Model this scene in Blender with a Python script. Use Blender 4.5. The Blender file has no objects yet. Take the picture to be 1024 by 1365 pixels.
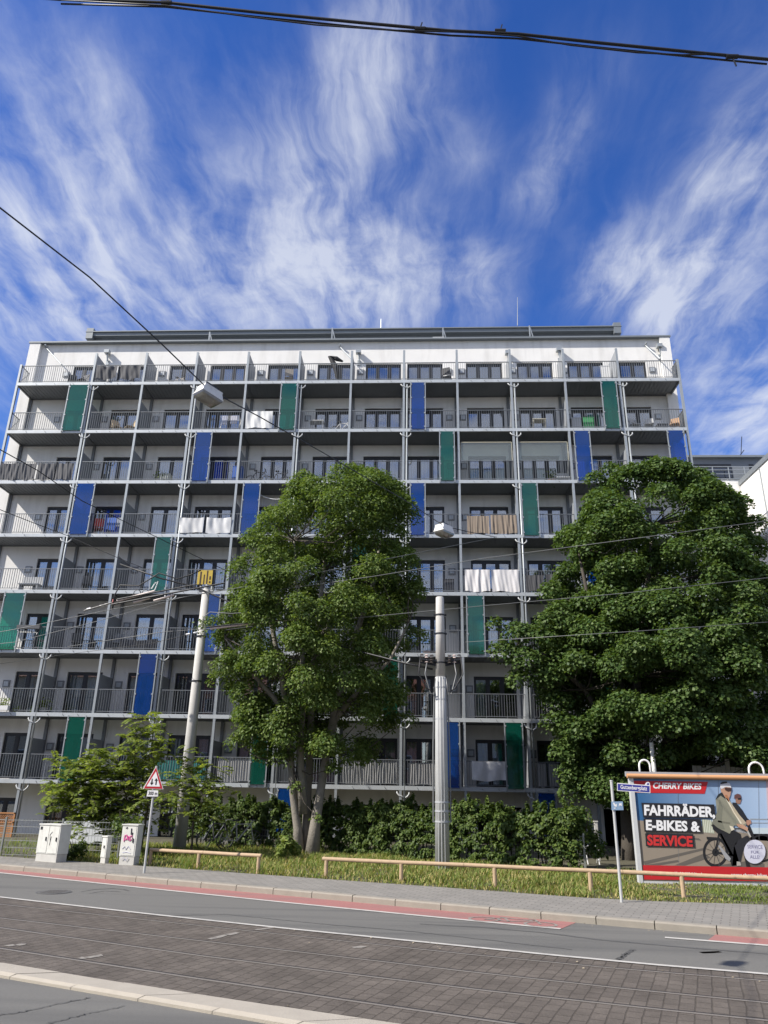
import bpy, math, random
import numpy as np
from mathutils import Vector, Matrix
random.seed(7)
RNG = np.random.default_rng(11)
SC = bpy.context.scene
COL = SC.collection

# ------------------------------------------------------------------ camera
CF, YAW, PITCH, ROLL = 985.0, -0.049, 0.3596, 0.0181
CAMP = np.array([17.426, -33.844, 2.2])
_f = np.array([math.sin(YAW) * math.cos(PITCH), math.cos(YAW) * math.cos(PITCH), math.sin(PITCH)])
_r0 = np.array([math.cos(YAW), -math.sin(YAW), 0.0]); _u0 = np.cross(_r0, _f)
_r = _r0 * math.cos(ROLL) + _u0 * math.sin(ROLL); _u = -_r0 * math.sin(ROLL) + _u0 * math.cos(ROLL)
cam = bpy.data.cameras.new("camera"); camo = bpy.data.objects.new("camera", cam); COL.objects.link(camo)
cam.sensor_fit = 'HORIZONTAL'; cam.sensor_width = 36.0; cam.lens = CF / 1024 * 36.0
cam.clip_start = 0.1; cam.clip_end = 6000
camo.matrix_world = Matrix(((_r[0], _u[0], -_f[0], CAMP[0]), (_r[1], _u[1], -_f[1], CAMP[1]), (_r[2], _u[2], -_f[2], CAMP[2]), (0, 0, 0, 1)))
SC.camera = camo

def ray(x, y): return _r * (x - 512) / CF + _u * (682.5 - y) / CF + _f
def onz(x, y, z=0.0):
    d = ray(x, y); return CAMP + d * ((z - CAMP[2]) / d[2])
def ony(x, y, Y):
    d = ray(x, y); return CAMP + d * ((Y - CAMP[1]) / d[1])

# ------------------------------------------------------------------ sun, sky, exposure
LX, LY, LZ = 1.02, 0.51, -1.0
sun = bpy.data.lights.new("sun", 'SUN'); suno = bpy.data.objects.new("sun", sun); COL.objects.link(suno)
sun.energy = 3.8; sun.angle = math.radians(0.5); sun.color = (1.0, 0.945, 0.86)
suno.rotation_euler = Vector((LX, LY, LZ)).to_track_quat('-Z', 'Y').to_euler()
suno.location = (-20, -50, 60)
SUN_EL = math.atan2(1.0, math.hypot(LX, LY)); SUN_AZ = math.atan2(-LX, -LY)
SC.view_settings.view_transform = 'Standard'; SC.view_settings.look = 'None'
SC.view_settings.exposure = 0.92; SC.view_settings.gamma = 1.0
SC.view_settings.use_curve_mapping = False
W = bpy.data.worlds.new("World"); SC.world = W; W.use_nodes = True
nt = W.node_tree; nt.nodes.clear()
def N(t, **kw):
    n = nt.nodes.new(t)
    for k, v in kw.items(): setattr(n, k, v)
    return n
def LK(a, b): nt.links.new(a, b)
def mth(op, a, b=None, c=None, clamp=False):
    n = N('ShaderNodeMath', operation=op); n.use_clamp = clamp
    for i, v in enumerate((a, b, c)):
        if v is None: continue
        if isinstance(v, (int, float)): n.inputs[i].default_value = v
        else: LK(v, n.inputs[i])
    return n.outputs[0]
sky = N('ShaderNodeTexSky', sky_type='NISHITA', sun_disc=False)
sky.sun_elevation = SUN_EL; sky.sun_rotation = SUN_AZ % (2 * math.pi)
sky.altitude = 300; sky.air_density = 1.0; sky.dust_density = 0.35; sky.ozone_density = 3.2
tc = N('ShaderNodeTexCoord')
sep = N('ShaderNodeSeparateXYZ'); LK(tc.outputs['Generated'], sep.inputs[0])
dz = mth('MAXIMUM', sep.outputs[2], 0.06)
px_ = mth('DIVIDE', sep.outputs[0], dz); py_ = mth('DIVIDE', sep.outputs[1], dz)
pl = N('ShaderNodeCombineXYZ'); LK(px_, pl.inputs[0]); LK(py_, pl.inputs[1])      # the flat layer of high cloud, seen from below
def noise(vec, scale, detail=8, rough=0.6, dist=0.0):
    n = N('ShaderNodeTexNoise'); n.inputs['Scale'].default_value = scale; n.inputs['Detail'].default_value = detail
    n.inputs['Roughness'].default_value = rough; n.inputs['Distortion'].default_value = dist
    LK(vec, n.inputs['Vector']); return n
warp = noise(pl.outputs[0], 2.2, 2, 0.5)
wv = N('ShaderNodeVectorMath', operation='MULTIPLY_ADD'); LK(warp.outputs['Color'], wv.inputs[0])
wv.inputs[1].default_value = (0.15, 0.28, 0); LK(pl.outputs[0], wv.inputs[2])
warp2 = noise(pl.outputs[0], 9.0, 3, 0.55)
wv2 = N('ShaderNodeVectorMath', operation='MULTIPLY_ADD'); LK(warp2.outputs['Color'], wv2.inputs[0]); wv2.inputs[1].default_value = (0.042, 0.055, 0); LK(wv.outputs[0], wv2.inputs[2]); wv = wv2
def stretched(sx, sy, rot, detail, rough, dist):
    mp = N('ShaderNodeMapping'); LK(wv.outputs[0], mp.inputs['Vector']); mp.inputs['Scale'].default_value = (sx, sy, 1); mp.inputs['Rotation'].default_value = (0, 0, math.radians(rot))
    return noise(mp.outputs[0], 1.0, detail, rough, dist)
def remap(v, a, b):
    m = N('ShaderNodeMapRange'); m.clamp = True; LK(v, m.inputs[0]); m.inputs[1].default_value = a; m.inputs[2].default_value = b; return m.outputs[0]
streak = stretched(6.0, 1.9, 3, 9, 0.60, 0.2)
fibre = stretched(17.0, 4.2, -3, 8, 0.60, 0.4)
puff = noise(wv.outputs[0], 5.0, 9, 0.60, 0.15)
nrm_ = N('ShaderNodeVectorMath', operation='NORMALIZE'); LK(tc.outputs['Generated'], nrm_.inputs[0])
def blob(px, py, rad, amt, prev, pw=2.0):
    """cloud patch round one direction of the sky; rad in image pixels of arc"""
    d = ray(px, py); d = d / np.linalg.norm(d)
    vm = N('ShaderNodeVectorMath', operation='DISTANCE'); LK(nrm_.outputs[0], vm.inputs[0]); vm.inputs[1].default_value = tuple(d)
    q = mth('DIVIDE', vm.outputs['Value'], rad / CF)
    e = mth('MULTIPLY', mth('POWER', 2.718, mth('MULTIPLY', mth('POWER', q, pw), -1.0)), amt)
    return mth('ADD', prev, e) if prev is not None else e
cov = None
for (bx, by, br, ba) in [(560, 20, 60, .50), (500, 80, 62, .55), (480, 140, 58, .72), (450, 220, 58, .70), (420, 300, 62, .80), (440, 370, 75, .80), (480, 420, 70, .60), (530, 320, 60, .42), (570, 380, 60, .40), (640, 385, 46, .30), (560, 120, 40, .30), (620, 200, 40, .22),
                         (330, 400, 75, .66), (285, 300, 65, .55), (310, 220, 52, .36), (230, 390, 80, .55), (150, 380, 90, .55), (70, 400, 85, .55), (110, 310, 70, .45), (170, 240, 52, .36), (150, 165, 45, .40), (85, 95, 40, .34), (100, 200, 55, .30), (20, 250, 60, .30), (210, 110, 50, .14), (320, 120, 60, .16), (380, 200, 40, .30),
                         (735, 225, 32, .40), (705, 270, 28, .34), (760, 160, 30, .25), (790, 90, 40, .12), (830, 350, 42, .60), (890, 370, 55, .78), (900, 425, 48, .70), (950, 330, 42, .50), (990, 230, 40, .60), (1030, 210, 48, .60), (940, 250, 30, .40), (800, 400, 34, .4), (660, 340, 60, .12),
                         (990, 560, 55, .50), (1010, 500, 50, .34), (-60, 300, 160, .4), (1200, 420, 180, .4), (-300, 200, 260, .3), (1500, 200, 260, .3)]:
    ba *= .82 if bx > 350 else .56; cov = blob(bx, by, br, ba, cov)
tex = mth('ADD', mth('MULTIPLY', remap(streak.outputs['Fac'], .38, .66), .48), mth('ADD', mth('MULTIPLY', remap(fibre.outputs['Fac'], .36, .68), .36), mth('MULTIPLY', remap(puff.outputs['Fac'], .36, .70), .34)))
c1 = mth('MULTIPLY', mth('MINIMUM', cov, 0.95), mth('ADD', mth('MULTIPLY', mth('POWER', tex, 1.9), 1.85), 0.05), clamp=True)
cum = None
for (bx, by, br, ba) in [(312, 372, 42, .9), (370, 405, 40, .7), (985, 575, 48, .8), (1015, 520, 40, .6)]:
    cum = blob(bx, by, br, ba, cum)
rear = mth('MULTIPLY', mth('SUBTRACT', 0.25, sep.outputs[1]), 1.6, clamp=True)  # unseen cloud added behind the camera for whiter, more neutral fill light
c3 = mth('MULTIPLY', rear, remap(puff.outputs['Fac'], .36, .56))
c2 = mth('MULTIPLY', cum, mth('MULTIPLY', mth('SUBTRACT', puff.outputs['Fac'], .40), 3.4), clamp=True)
mask = mth('MULTIPLY', mth('SUBTRACT', 1.0, mth('POWER', 2.718, mth('MULTIPLY', mth('ADD', mth('ADD', c1, mth('MULTIPLY', c3, 1.1)), mth('MULTIPLY', c2, .45)), -1.3))), .98)
hs = N('ShaderNodeHueSaturation'); hs.inputs['Saturation'].default_value = 1.30; hs.inputs['Value'].default_value = 1.0; hs.inputs['Hue'].default_value = 0.518
LK(sky.outputs[0], hs.inputs['Color'])
mx = N('ShaderNodeMix', data_type='RGBA'); LK(mask, mx.inputs[0]); LK(hs.outputs[0], mx.inputs[6]); mx.inputs[7].default_value = (4.4, 4.6, 5.05, 1)
bg = N('ShaderNodeBackground'); bg.inputs['Strength'].default_value = 0.1; LK(mx.outputs[2], bg.inputs['Color'])
wo = N('ShaderNodeOutputWorld'); LK(bg.outputs[0], wo.inputs[0])
SC.render.engine = 'CYCLES'
SC.cycles.max_bounces = 6; SC.cycles.transparent_max_bounces = 16; SC.cycles.diffuse_bounces = 3; SC.cycles.glossy_bounces = 3
SC.cycles.use_denoising = True

# ------------------------------------------------------------------ materials
def M(name, col, rough=.6, metal=0.0, var=0.0, vscale=3.0, bump=0.0, bscale=40.0, spec=.5, island=0.0, stain=None):
    m = bpy.data.materials.new(name); m.use_nodes = True; t = m.node_tree; b = t.nodes['Principled BSDF']
    b.inputs['Base Color'].default_value = (*col, 1); b.inputs['Roughness'].default_value = rough; b.inputs['Metallic'].default_value = metal
    b.inputs['Specular IOR Level'].default_value = spec
    g = t.nodes.new('ShaderNodeNewGeometry'); src = None
    def mul(a_col, fac_out, lo, hi):
        mr = t.nodes.new('ShaderNodeMapRange'); t.links.new(fac_out, mr.inputs[0]); mr.inputs[3].default_value = lo; mr.inputs[4].default_value = hi
        vm = t.nodes.new('ShaderNodeVectorMath'); vm.operation = 'SCALE'
        if a_col is None: vm.inputs[0].default_value = col
        else: t.links.new(a_col, vm.inputs[0])
        t.links.new(mr.outputs[0], vm.inputs[3]); return vm.outputs[0]
    if var:
        nz = t.nodes.new('ShaderNodeTexNoise'); nz.inputs['Scale'].default_value = vscale; nz.inputs['Detail'].default_value = 8; nz.inputs['Roughness'].default_value = .65
        t.links.new(g.outputs['Position'], nz.inputs['Vector'])
        src = mul(src, nz.outputs['Fac'], 1 - 1.8 * var, 1 + 1.8 * var)
    if island: src = mul(src, g.outputs['Random Per Island'], 1 - island, 1 + island)
    if stain:
        nz = t.nodes.new('ShaderNodeTexNoise'); nz.inputs['Scale'].default_value = stain[1]; nz.inputs['Detail'].default_value = 6
        mp = t.nodes.new('ShaderNodeMapping'); mp.inputs['Scale'].default_value = stain[3]; mp.inputs['Rotation'].default_value = (0, 0, stain[4] if len(stain) > 4 else 0); mp.vector_type = 'POINT'; t.links.new(g.outputs['Position'], mp.inputs[0]); t.links.new(mp.outputs[0], nz.inputs['Vector'])
        mr = t.nodes.new('ShaderNodeMapRange'); t.links.new(nz.outputs['Fac'], mr.inputs[0]); mr.inputs[1].default_value = .5; mr.inputs[2].default_value = .72; mr.inputs[4].default_value = stain[2]
        mm = t.nodes.new('ShaderNodeMix'); mm.data_type = 'RGBA'; t.links.new(mr.outputs[0], mm.inputs[0]); mm.inputs[7].default_value = (*stain[0], 1)
        if src is None: mm.inputs[6].default_value = (*col, 1)
        else: t.links.new(src, mm.inputs[6])
        src = mm.outputs[2]
    if src is not None: t.links.new(src, b.inputs['Base Color'])
    if bump:
        nz = t.nodes.new('ShaderNodeTexNoise'); nz.inputs['Scale'].default_value = bscale; nz.inputs['Detail'].default_value = 4
        t.links.new(g.outputs['Position'], nz.inputs['Vector'])
        bp = t.nodes.new('ShaderNodeBump'); bp.inputs['Strength'].default_value = bump; bp.inputs['Distance'].default_value = .02
        t.links.new(nz.outputs['Fac'], bp.inputs['Height']); t.links.new(bp.outputs[0], b.inputs['Normal'])
    return m
def leafmat(name, col, col2, rough=.5, tr=.3):
    m = bpy.data.materials.new(name); m.use_nodes = True; t = m.node_tree; b = t.nodes['Principled BSDF']
    g = t.nodes.new('ShaderNodeNewGeometry')
    mm = t.nodes.new('ShaderNodeMix'); mm.data_type = 'RGBA'; t.links.new(g.outputs['Random Per Island'], mm.inputs[0])
    mm.inputs[6].default_value = (*col, 1); mm.inputs[7].default_value = (*col2, 1)
    t.links.new(mm.outputs[2], b.inputs['Base Color']); b.inputs['Roughness'].default_value = rough; b.inputs['Specular IOR Level'].default_value = .25
    tl = t.nodes.new('ShaderNodeBsdfTranslucent'); sc = t.nodes.new('ShaderNodeVectorMath'); sc.operation = 'MULTIPLY'
    t.links.new(mm.outputs[2], sc.inputs[0]); sc.inputs[1].default_value = (1.5, 1.5, .7); t.links.new(sc.outputs[0], tl.inputs['Color'])
    ms = t.nodes.new('ShaderNodeMixShader'); ms.inputs[0].default_value = tr
    t.links.new(b.outputs[0], ms.inputs[1]); t.links.new(tl.outputs[0], ms.inputs[2]); t.links.new(ms.outputs[0], t.nodes['Material Output'].inputs[0])
    return m
def glassmat(name, tint, refl, rough=.02, dif=0.0, difcol=None):
    m = bpy.data.materials.new(name); m.use_nodes = True; t = m.node_tree; t.nodes.remove(t.nodes['Principled BSDF'])
    tr = t.nodes.new('ShaderNodeBsdfTransparent'); tr.inputs[0].default_value = (*tint, 1); a = tr.outputs[0]
    if dif:
        d = t.nodes.new('ShaderNodeBsdfDiffuse'); d.inputs[0].default_value = (*(difcol or tint), 1)
        x = t.nodes.new('ShaderNodeMixShader'); x.inputs[0].default_value = dif; t.links.new(a, x.inputs[1]); t.links.new(d.outputs[0], x.inputs[2]); a = x.outputs[0]
    gl = t.nodes.new('ShaderNodeBsdfGlossy'); gl.inputs['Roughness'].default_value = rough
    fr = t.nodes.new('ShaderNodeFresnel'); fr.inputs[0].default_value = 1.5
    ad = t.nodes.new('ShaderNodeMath'); ad.operation = 'ADD'; ad.use_clamp = True; t.links.new(fr.outputs[0], ad.inputs[0]); ad.inputs[1].default_value = refl
    x = t.nodes.new('ShaderNodeMixShader'); t.links.new(ad.outputs[0], x.inputs[0]); t.links.new(a, x.inputs[1]); t.links.new(gl.outputs[0], x.inputs[2])
    t.links.new(x.outputs[0], t.nodes['Material Output'].inputs[0]); return m
def brickmat(name, c1, c2, mortar, w, h, ms, rot=0.0, rough=.8, var=.2, bump=.4):
    m = M(name, c1, rough, var=0, spec=.15); t = m.node_tree; b = t.nodes['Principled BSDF']; g = t.nodes.new('ShaderNodeNewGeometry')
    mp = t.nodes.new('ShaderNodeMapping'); mp.inputs['Rotation'].default_value = (0, 0, rot); t.links.new(g.outputs['Position'], mp.inputs[0])
    nw = t.nodes.new('ShaderNodeTexNoise'); nw.inputs['Scale'].default_value = 2.0; t.links.new(g.outputs['Position'], nw.inputs['Vector'])
    av = t.nodes.new('ShaderNodeVectorMath'); av.operation = 'MULTIPLY_ADD'; t.links.new(nw.outputs['Color'], av.inputs[0]); av.inputs[1].default_value = (.05, .05, 0); t.links.new(mp.outputs[0], av.inputs[2])
    br = t.nodes.new('ShaderNodeTexBrick'); t.links.new(av.outputs[0], br.inputs[0]); br.inputs['Color1'].default_value = (*c1, 1); br.inputs['Color2'].default_value = (*c2, 1); br.inputs['Mortar'].default_value = (*mortar, 1)
    br.inputs['Scale'].default_value = 1.0; br.inputs['Brick Width'].default_value = w; br.inputs['Row Height'].default_value = h; br.inputs['Mortar Size'].default_value = ms; br.inputs['Mortar Smooth'].default_value = .3
    nz = t.nodes.new('ShaderNodeTexNoise'); nz.inputs['Scale'].default_value = 1.3; nz.inputs['Detail'].default_value = 9; nz.inputs['Roughness'].default_value = .7; t.links.new(g.outputs['Position'], nz.inputs['Vector'])
    mr = t.nodes.new('ShaderNodeMapRange'); t.links.new(nz.outputs['Fac'], mr.inputs[0]); mr.inputs[3].default_value = 1 - 2 * var; mr.inputs[4].default_value = 1 + 2 * var
    vm = t.nodes.new('ShaderNodeVectorMath'); vm.operation = 'SCALE'; t.links.new(br.outputs[0], vm.inputs[0]); t.links.new(mr.outputs[0], vm.inputs[3]); t.links.new(vm.outputs[0], b.inputs['Base Color'])
    nb = t.nodes.new('ShaderNodeTexNoise'); nb.inputs['Scale'].default_value = 28; nb.inputs['Detail'].default_value = 5; t.links.new(g.outputs['Position'], nb.inputs['Vector'])
    hh = t.nodes.new('ShaderNodeMath'); hh.operation = 'MULTIPLY_ADD'; t.links.new(nb.outputs['Fac'], hh.inputs[0]); hh.inputs[1].default_value = .5
    iv = t.nodes.new('ShaderNodeMath'); iv.operation = 'MULTIPLY'; t.links.new(br.outputs['Fac'], iv.inputs[0]); iv.inputs[1].default_value = -1.0; t.links.new(iv.outputs[0], hh.inputs[2])
    bp = t.nodes.new('ShaderNodeBump'); bp.inputs['Strength'].default_value = bump; bp.inputs['Distance'].default_value = .02; t.links.new(hh.outputs[0], bp.inputs['Height']); t.links.new(bp.outputs[0], b.inputs['Normal'])
    return m
m_wall = M('white_render', (.77, .755, .725), .9, var=.05, vscale=.9, bump=.14, bscale=55, stain=((.40, .385, .355), 2.2, .28, (1, 1, .16)))
m_wallg = M('grey_cladding', (.17, .185, .205), .6, var=.06)
m_roofm = M('roof_metal', (.20, .22, .235), .5, metal=.2, var=.08)
m_beam = M('galvanised_beam', (.46, .485, .50), .45, metal=.25, var=.10, vscale=2.5, stain=((.30, .30, .29), 1.5, .35, (1, 1, .4)))
m_soff = M('soffit_steel', (.175, .184, .194), .55, metal=.2, var=.12, vscale=1.2)
m_slab = M('balcony_floor', (.25, .25, .25), .9, var=.1)
m_post = M('galvanised_post', (.34, .365, .38), .42, metal=.35, var=.12, vscale=5)
m_rail = M('railing_steel', (.17, .182, .195), .5, metal=.3, var=.08)
m_div = M('divider_panel', (.26, .275, .295), .55, var=.06)
m_frame = M('window_frame', (.018, .019, .022), .4)
m_white = M('white_plastic', (.78, .78, .76), .5, var=.03)
m_wpipe = M('white_pipe', (.55, .56, .56), .4)
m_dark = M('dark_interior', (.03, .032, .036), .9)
m_cur = [M('curtain_white', (.62, .64, .66), .9, var=.08, vscale=6), M('curtain_grey', (.36, .38, .41), .9, var=.08, vscale=6), M('curtain_sand', (.42, .37, .32), .9, var=.08, vscale=6)]
m_pane = glassmat('window_glass', (.80, .85, .88), .24, .015)
m_gblue = glassmat('blue_glass', (.11, .31, .86), .03, .05, .24, (.014, .125, .50))
m_ggreen = glassmat('green_glass', (.10, .54, .42), .03, .05, .24, (.014, .22, .155))
m_asph = M('asphalt', (.150, .146, .134), .9, spec=.2, var=.11, vscale=38, bump=.35, bscale=130, stain=((.095, .094, .09), 1.0, .75, (.12, 1.5, 1), .37))
m_red = M('red_lane', (.31, .135, .12), .85, var=.12, vscale=22, bump=.3, bscale=130, stain=((.20, .135, .125), 1.6, .7, (.25, 1.5, 1), .37))
m_mark = M('road_paint', (.47, .45, .41), .7, var=.10, vscale=6, stain=((.25, .24, .23), 5, .6, (1, 1, 1)))
m_markold = M('worn_paint', (.25, .23, .20), .8, var=.15, vscale=10, stain=((.12, .105, .095), 9, 1.0, (1, 1, 1)))
m_kerb = M('kerb_stone', (.26, .235, .195), .85, var=.12, vscale=4, bump=.3, bscale=60)
m_kerb2 = M('pale_kerb_stone', (.35, .315, .26), .85, var=.10, vscale=4, bump=.3, bscale=60)
m_pave = brickmat('sidewalk_paving', (.255, .24, .215), (.215, .205, .185), (.15, .14, .125), .3, .15, .012, math.radians(22), .9, .10, .3)
m_sett = brickmat('tram_setts', (.125, .108, .092), (.104, .090, .077), (.082, .071, .060), .25, .17, .009, math.radians(110), .8, .36, .8)
m_rail_s = M('rail_steel', (.24, .215, .19), .45, metal=.2, var=.15, vscale=9)
m_gap = M('rail_groove', (.02, .018, .017), .9)
m_soil = M('soil', (.085, .078, .05), .95, var=.22, vscale=2.0, bump=.4, bscale=20)
m_far = M('far_ground', (.12, .12, .10), .95, var=.1)
m_tar_and_shadow = M('tar_seam_and_shadow', (.085, .084, .08), .8)
m_conc = M('mast_concrete', (.47, .455, .425), .85, var=.08, vscale=4, bump=.2, bscale=40)
m_galv = M('galvanised_mast', (.42, .425, .42), .72, var=.10, vscale=4, stain=((.25, .25, .24), 3, .5, (1, 1, .15)))
m_wire = M('wire_black', (.012, .012, .013), .5)
m_wireg = M('wire_grey', (.17, .175, .175), .5, metal=.3)
m_ins = M('insulator', (.50, .40, .37), .5, var=.2, vscale=20)
m_wood = M('rail_wood', (.41, .295, .185), .75, var=.16, vscale=9, bump=.2, bscale=50)
m_fence = M('fence_steel', (.26, .27, .255), .5, metal=.3)
m_cab = M('cabinet_paint', (.56, .56, .52), .6, var=.08, vscale=7, stain=((.36, .35, .32), 6, .5, (1, 1, .5)))
m_cabd = M('cabinet_base', (.45, .44, .41), .8, var=.12, vscale=6)
m_bark = M('bark_pale', (.215, .195, .165), .9, var=.22, vscale=7, bump=.9, bscale=22)
m_barkd = M('bark_dark', (.07, .06, .048), .9, var=.2, vscale=8, bump=.6, bscale=25)
m_lf1 = leafmat('leaf_left_tree', (.066, .120, .028), (.172, .226, .060), .5, .34)
m_lf2 = leafmat('leaf_maple', (.046, .092, .024), (.118, .172, .048), .5, .32)
m_lf3 = leafmat('leaf_hedge', (.030, .062, .013), (.115, .160, .034), .5, .30)
m_lf4 = leafmat('leaf_ailanthus', (.115, .175, .030), (.270, .315, .075), .5, .46)
m_gr1 = leafmat('grass_green', (.10, .165, .035), (.26, .30, .08), .7, .35)
m_gr2 = leafmat('grass_dry', (.27, .24, .085), (.44, .37, .16), .8, .25)

# ------------------------------------------------------------------ mesh helpers
class MB:
    def __init__(s): s.v = []; s.f = []; s.mi = []
    def quad(s, a, b, c, d, mi=0):
        n = len(s.v); s.v += [tuple(a), tuple(b), tuple(c), tuple(d)]; s.f.append((n, n + 1, n + 2, n + 3)); s.mi.append(mi); return s
    def poly(s, pts, mi=0):
        n = len(s.v); s.v += [tuple(p) for p in pts]; s.f.append(tuple(range(n, n + len(pts)))); s.mi.append(mi); return s
    def box(s, x0, y0, z0, x1, y1, z1, mi=0, R=None, T=(0, 0, 0)):
        n = len(s.v); P = [(x0, y0, z0), (x1, y0, z0), (x1, y1, z0), (x0, y1, z0), (x0, y0, z1), (x1, y0, z1), (x1, y1, z1), (x0, y1, z1)]
        if R is not None: P = [tuple(R @ Vector(p) + Vector(T)) for p in P]
        s.v += P
        for q in ((0, 3, 2, 1), (4, 5, 6, 7), (0, 1, 5, 4), (1, 2, 6, 5), (2, 3, 7, 6), (3, 0, 4, 7)): s.f.append(tuple(n + i for i in q)); s.mi.append(mi)
        return s
    def bar(s, p, q, w, h=None, mi=0):
        p = Vector(p); q = Vector(q); d = q - p; L = d.length; h = h or w
        if L < 1e-6: return s
        R = d.to_track_quat('Z', 'X').to_matrix()
        return s.box(-w / 2, -h / 2, 0, w / 2, h / 2, L, mi, R, p)
    def tube(s, pts, rad, n=8, mi=0, cap=True):
        pts = [Vector(p) for p in pts]; k = len(pts)
        rs = [rad] * k if isinstance(rad, (int, float)) else list(rad)
        b = len(s.v); ref = None
        for i, p in enumerate(pts):
            d = (pts[min(i + 1, k - 1)] - pts[max(i - 1, 0)]).normalized()
            if ref is None:
                ref = d.cross(Vector((0, 0, 1)) if abs(d.z) < .9 else Vector((1, 0, 0))).normalized()
            ref = (ref - d * ref.dot(d)).normalized(); o = d.cross(ref)
            for j in range(n):
                a = 2 * math.pi * j / n; s.v.append(tuple(p + (ref * math.cos(a) + o * math.sin(a)) * rs[i]))
        for i in range(k - 1):
            for j in range(n):
                s.f.append((b + i * n + j, b + i * n + (j + 1) % n, b + (i + 1) * n + (j + 1) % n, b + (i + 1) * n + j)); s.mi.append(mi)
        if cap:
            s.f.append(tuple(b + j for j in reversed(range(n)))); s.mi.append(mi)
            s.f.append(tuple(b + (k - 1) * n + j for j in range(n))); s.mi.append(mi)
        return s
    def disc(s, c, ax, r, th, n=24, mi=0):
        c = Vector(c); ax = Vector(ax).normalized(); return s.tube([c - ax * th / 2, c + ax * th / 2], r, n, mi)
    def torus(s, c, ax, R, r, n=28, m=6, mi=0, a0=0.0, a1=2 * math.pi):
        c = Vector(c); ax = Vector(ax).normalized(); u = ax.cross(Vector((0, 0, 1)) if abs(ax.z) < .9 else Vector((1, 0, 0))).normalized(); v = ax.cross(u)
        full = a1 - a0 > 6.28
        return s.tube([c + (u * math.cos(a0 + (a1 - a0) * i / n) + v * math.sin(a0 + (a1 - a0) * i / n)) * R for i in range(n + 1)], r, m, mi, cap=not full)
    def build(s, name, mats, parent=None, smooth=False):
        me = bpy.data.meshes.new(name); me.from_pydata(s.v, [], s.f)
        if not isinstance(mats, (list, tuple)): mats = [mats]
        for m in mats: me.materials.append(m)
        if len(mats) > 1: me.polygons.foreach_set('material_index', s.mi)
        if smooth: me.polygons.foreach_set('use_smooth', [True] * len(me.polygons))
        me.update()
        return link(name, me, parent)
def link(name, me, parent=None):
    o = bpy.data.objects.new(name, me); COL.objects.link(o)
    if parent is not None: o.parent = parent
    return o
def tag(o, label=None, cat=None, group=None, kind=None):
    if label: o['label'] = label
    if cat: o['category'] = cat
    if group: o['group'] = group
    if kind: o['kind'] = kind
    return o
def empty(name, loc=(0, 0, 0), rz=0.0):
    o = bpy.data.objects.new(name, None); COL.objects.link(o); o.location = tuple(loc); o.rotation_euler = (0, 0, rz); o.empty_display_size = .2; return o
def copy_tree(o, parent=None):
    c = o.copy(); COL.objects.link(c)
    if parent is not None: c.parent = parent
    for ch in list(o.children): copy_tree(ch, c)
    return c
def inst(name, me, parent, loc):
    o = link(name, me, parent); o.location = loc; return o
def mesh_from_arrays(name, V, F, mats, mi=None):
    """V (n,3); F (m,k) with fixed k"""
    me = bpy.data.meshes.new(name); nv, (nf, k) = len(V), F.shape
    me.vertices.add(nv); me.vertices.foreach_set('co', np.asarray(V, np.float32).ravel())
    me.loops.add(nf * k); me.loops.foreach_set('vertex_index', F.astype(np.int32).ravel())
    me.polygons.add(nf); me.polygons.foreach_set('loop_start', np.arange(0, nf * k, k, dtype=np.int32)); me.polygons.foreach_set('loop_total', np.full(nf, k, np.int32))
    for m in (mats if isinstance(mats, (list, tuple)) else [mats]): me.materials.append(m)
    if mi is not None: me.polygons.foreach_set('material_index', mi.astype(np.int32))
    me.update(calc_edges=True); return me
def unit(a): return a / np.maximum(np.linalg.norm(a, axis=-1, keepdims=True), 1e-9)
def leaf_arrays(P, Nn, size, aspect=.8, fold=.12, T=None):
    n = len(P); Nn = unit(Nn)
    if T is None: T = RNG.normal(size=(n, 3))
    T = unit(T - Nn * (T * Nn).sum(1, keepdims=True)); B = np.cross(Nn, T); s = np.asarray(size).reshape(-1, 1)
    j = (.35 + .3 * RNG.random((n, 1)))
    V = np.stack([P - T * s * .5, P - T * s * .5 + T * s * j + B * s * aspect * .5 + Nn * s * fold, P + T * s * .5 - Nn * s * fold * .6, P - T * s * .5 + T * s * j - B * s * aspect * .5 + Nn * s * fold], 1).reshape(-1, 3)
    k = np.arange(n)[:, None] * 4
    F = np.concatenate([k + np.array([[0, 1, 2]]), k + np.array([[0, 2, 3]])], 1).reshape(-1, 3)
    return V, F
def flat_poly(pts2, Y, th, name, mat, parent, px=True):
    """prism facing the street from an outline in the upright plane Y"""
    P = [ony(x, y, Y) for x, y in pts2] if px else [np.array([x, Y, z]) for x, z in pts2]
    mb = MB(); n = len(P); fr = [(p[0], Y - th, p[2]) for p in P]; bk = [(p[0], Y, p[2]) for p in P]
    area = sum(P[i][0] * P[(i + 1) % n][2] - P[(i + 1) % n][0] * P[i][2] for i in range(n))
    if area < 0: fr.reverse(); bk.reverse()
    mb.poly(fr); mb.poly(list(reversed(bk)))
    for i in range(n): mb.quad(fr[i], bk[i], bk[(i + 1) % n], fr[(i + 1) % n])
    return mb.build(name, mat, parent)
def text_mesh(txt, bold=0.0, shear=0.0):
    cu = bpy.data.curves.new('txt', 'FONT'); cu.body = txt; cu.offset = bold; cu.shear = shear; cu.size = 1.0; cu.resolution_u = 3; cu.fill_mode = 'FRONT'
    o = bpy.data.objects.new('txt', cu); COL.objects.link(o); bpy.context.view_layer.update()
    me = bpy.data.meshes.new_from_object(o.evaluated_get(bpy.context.evaluated_depsgraph_get())); bpy.data.objects.remove(o); bpy.data.curves.remove(cu); return me
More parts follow.
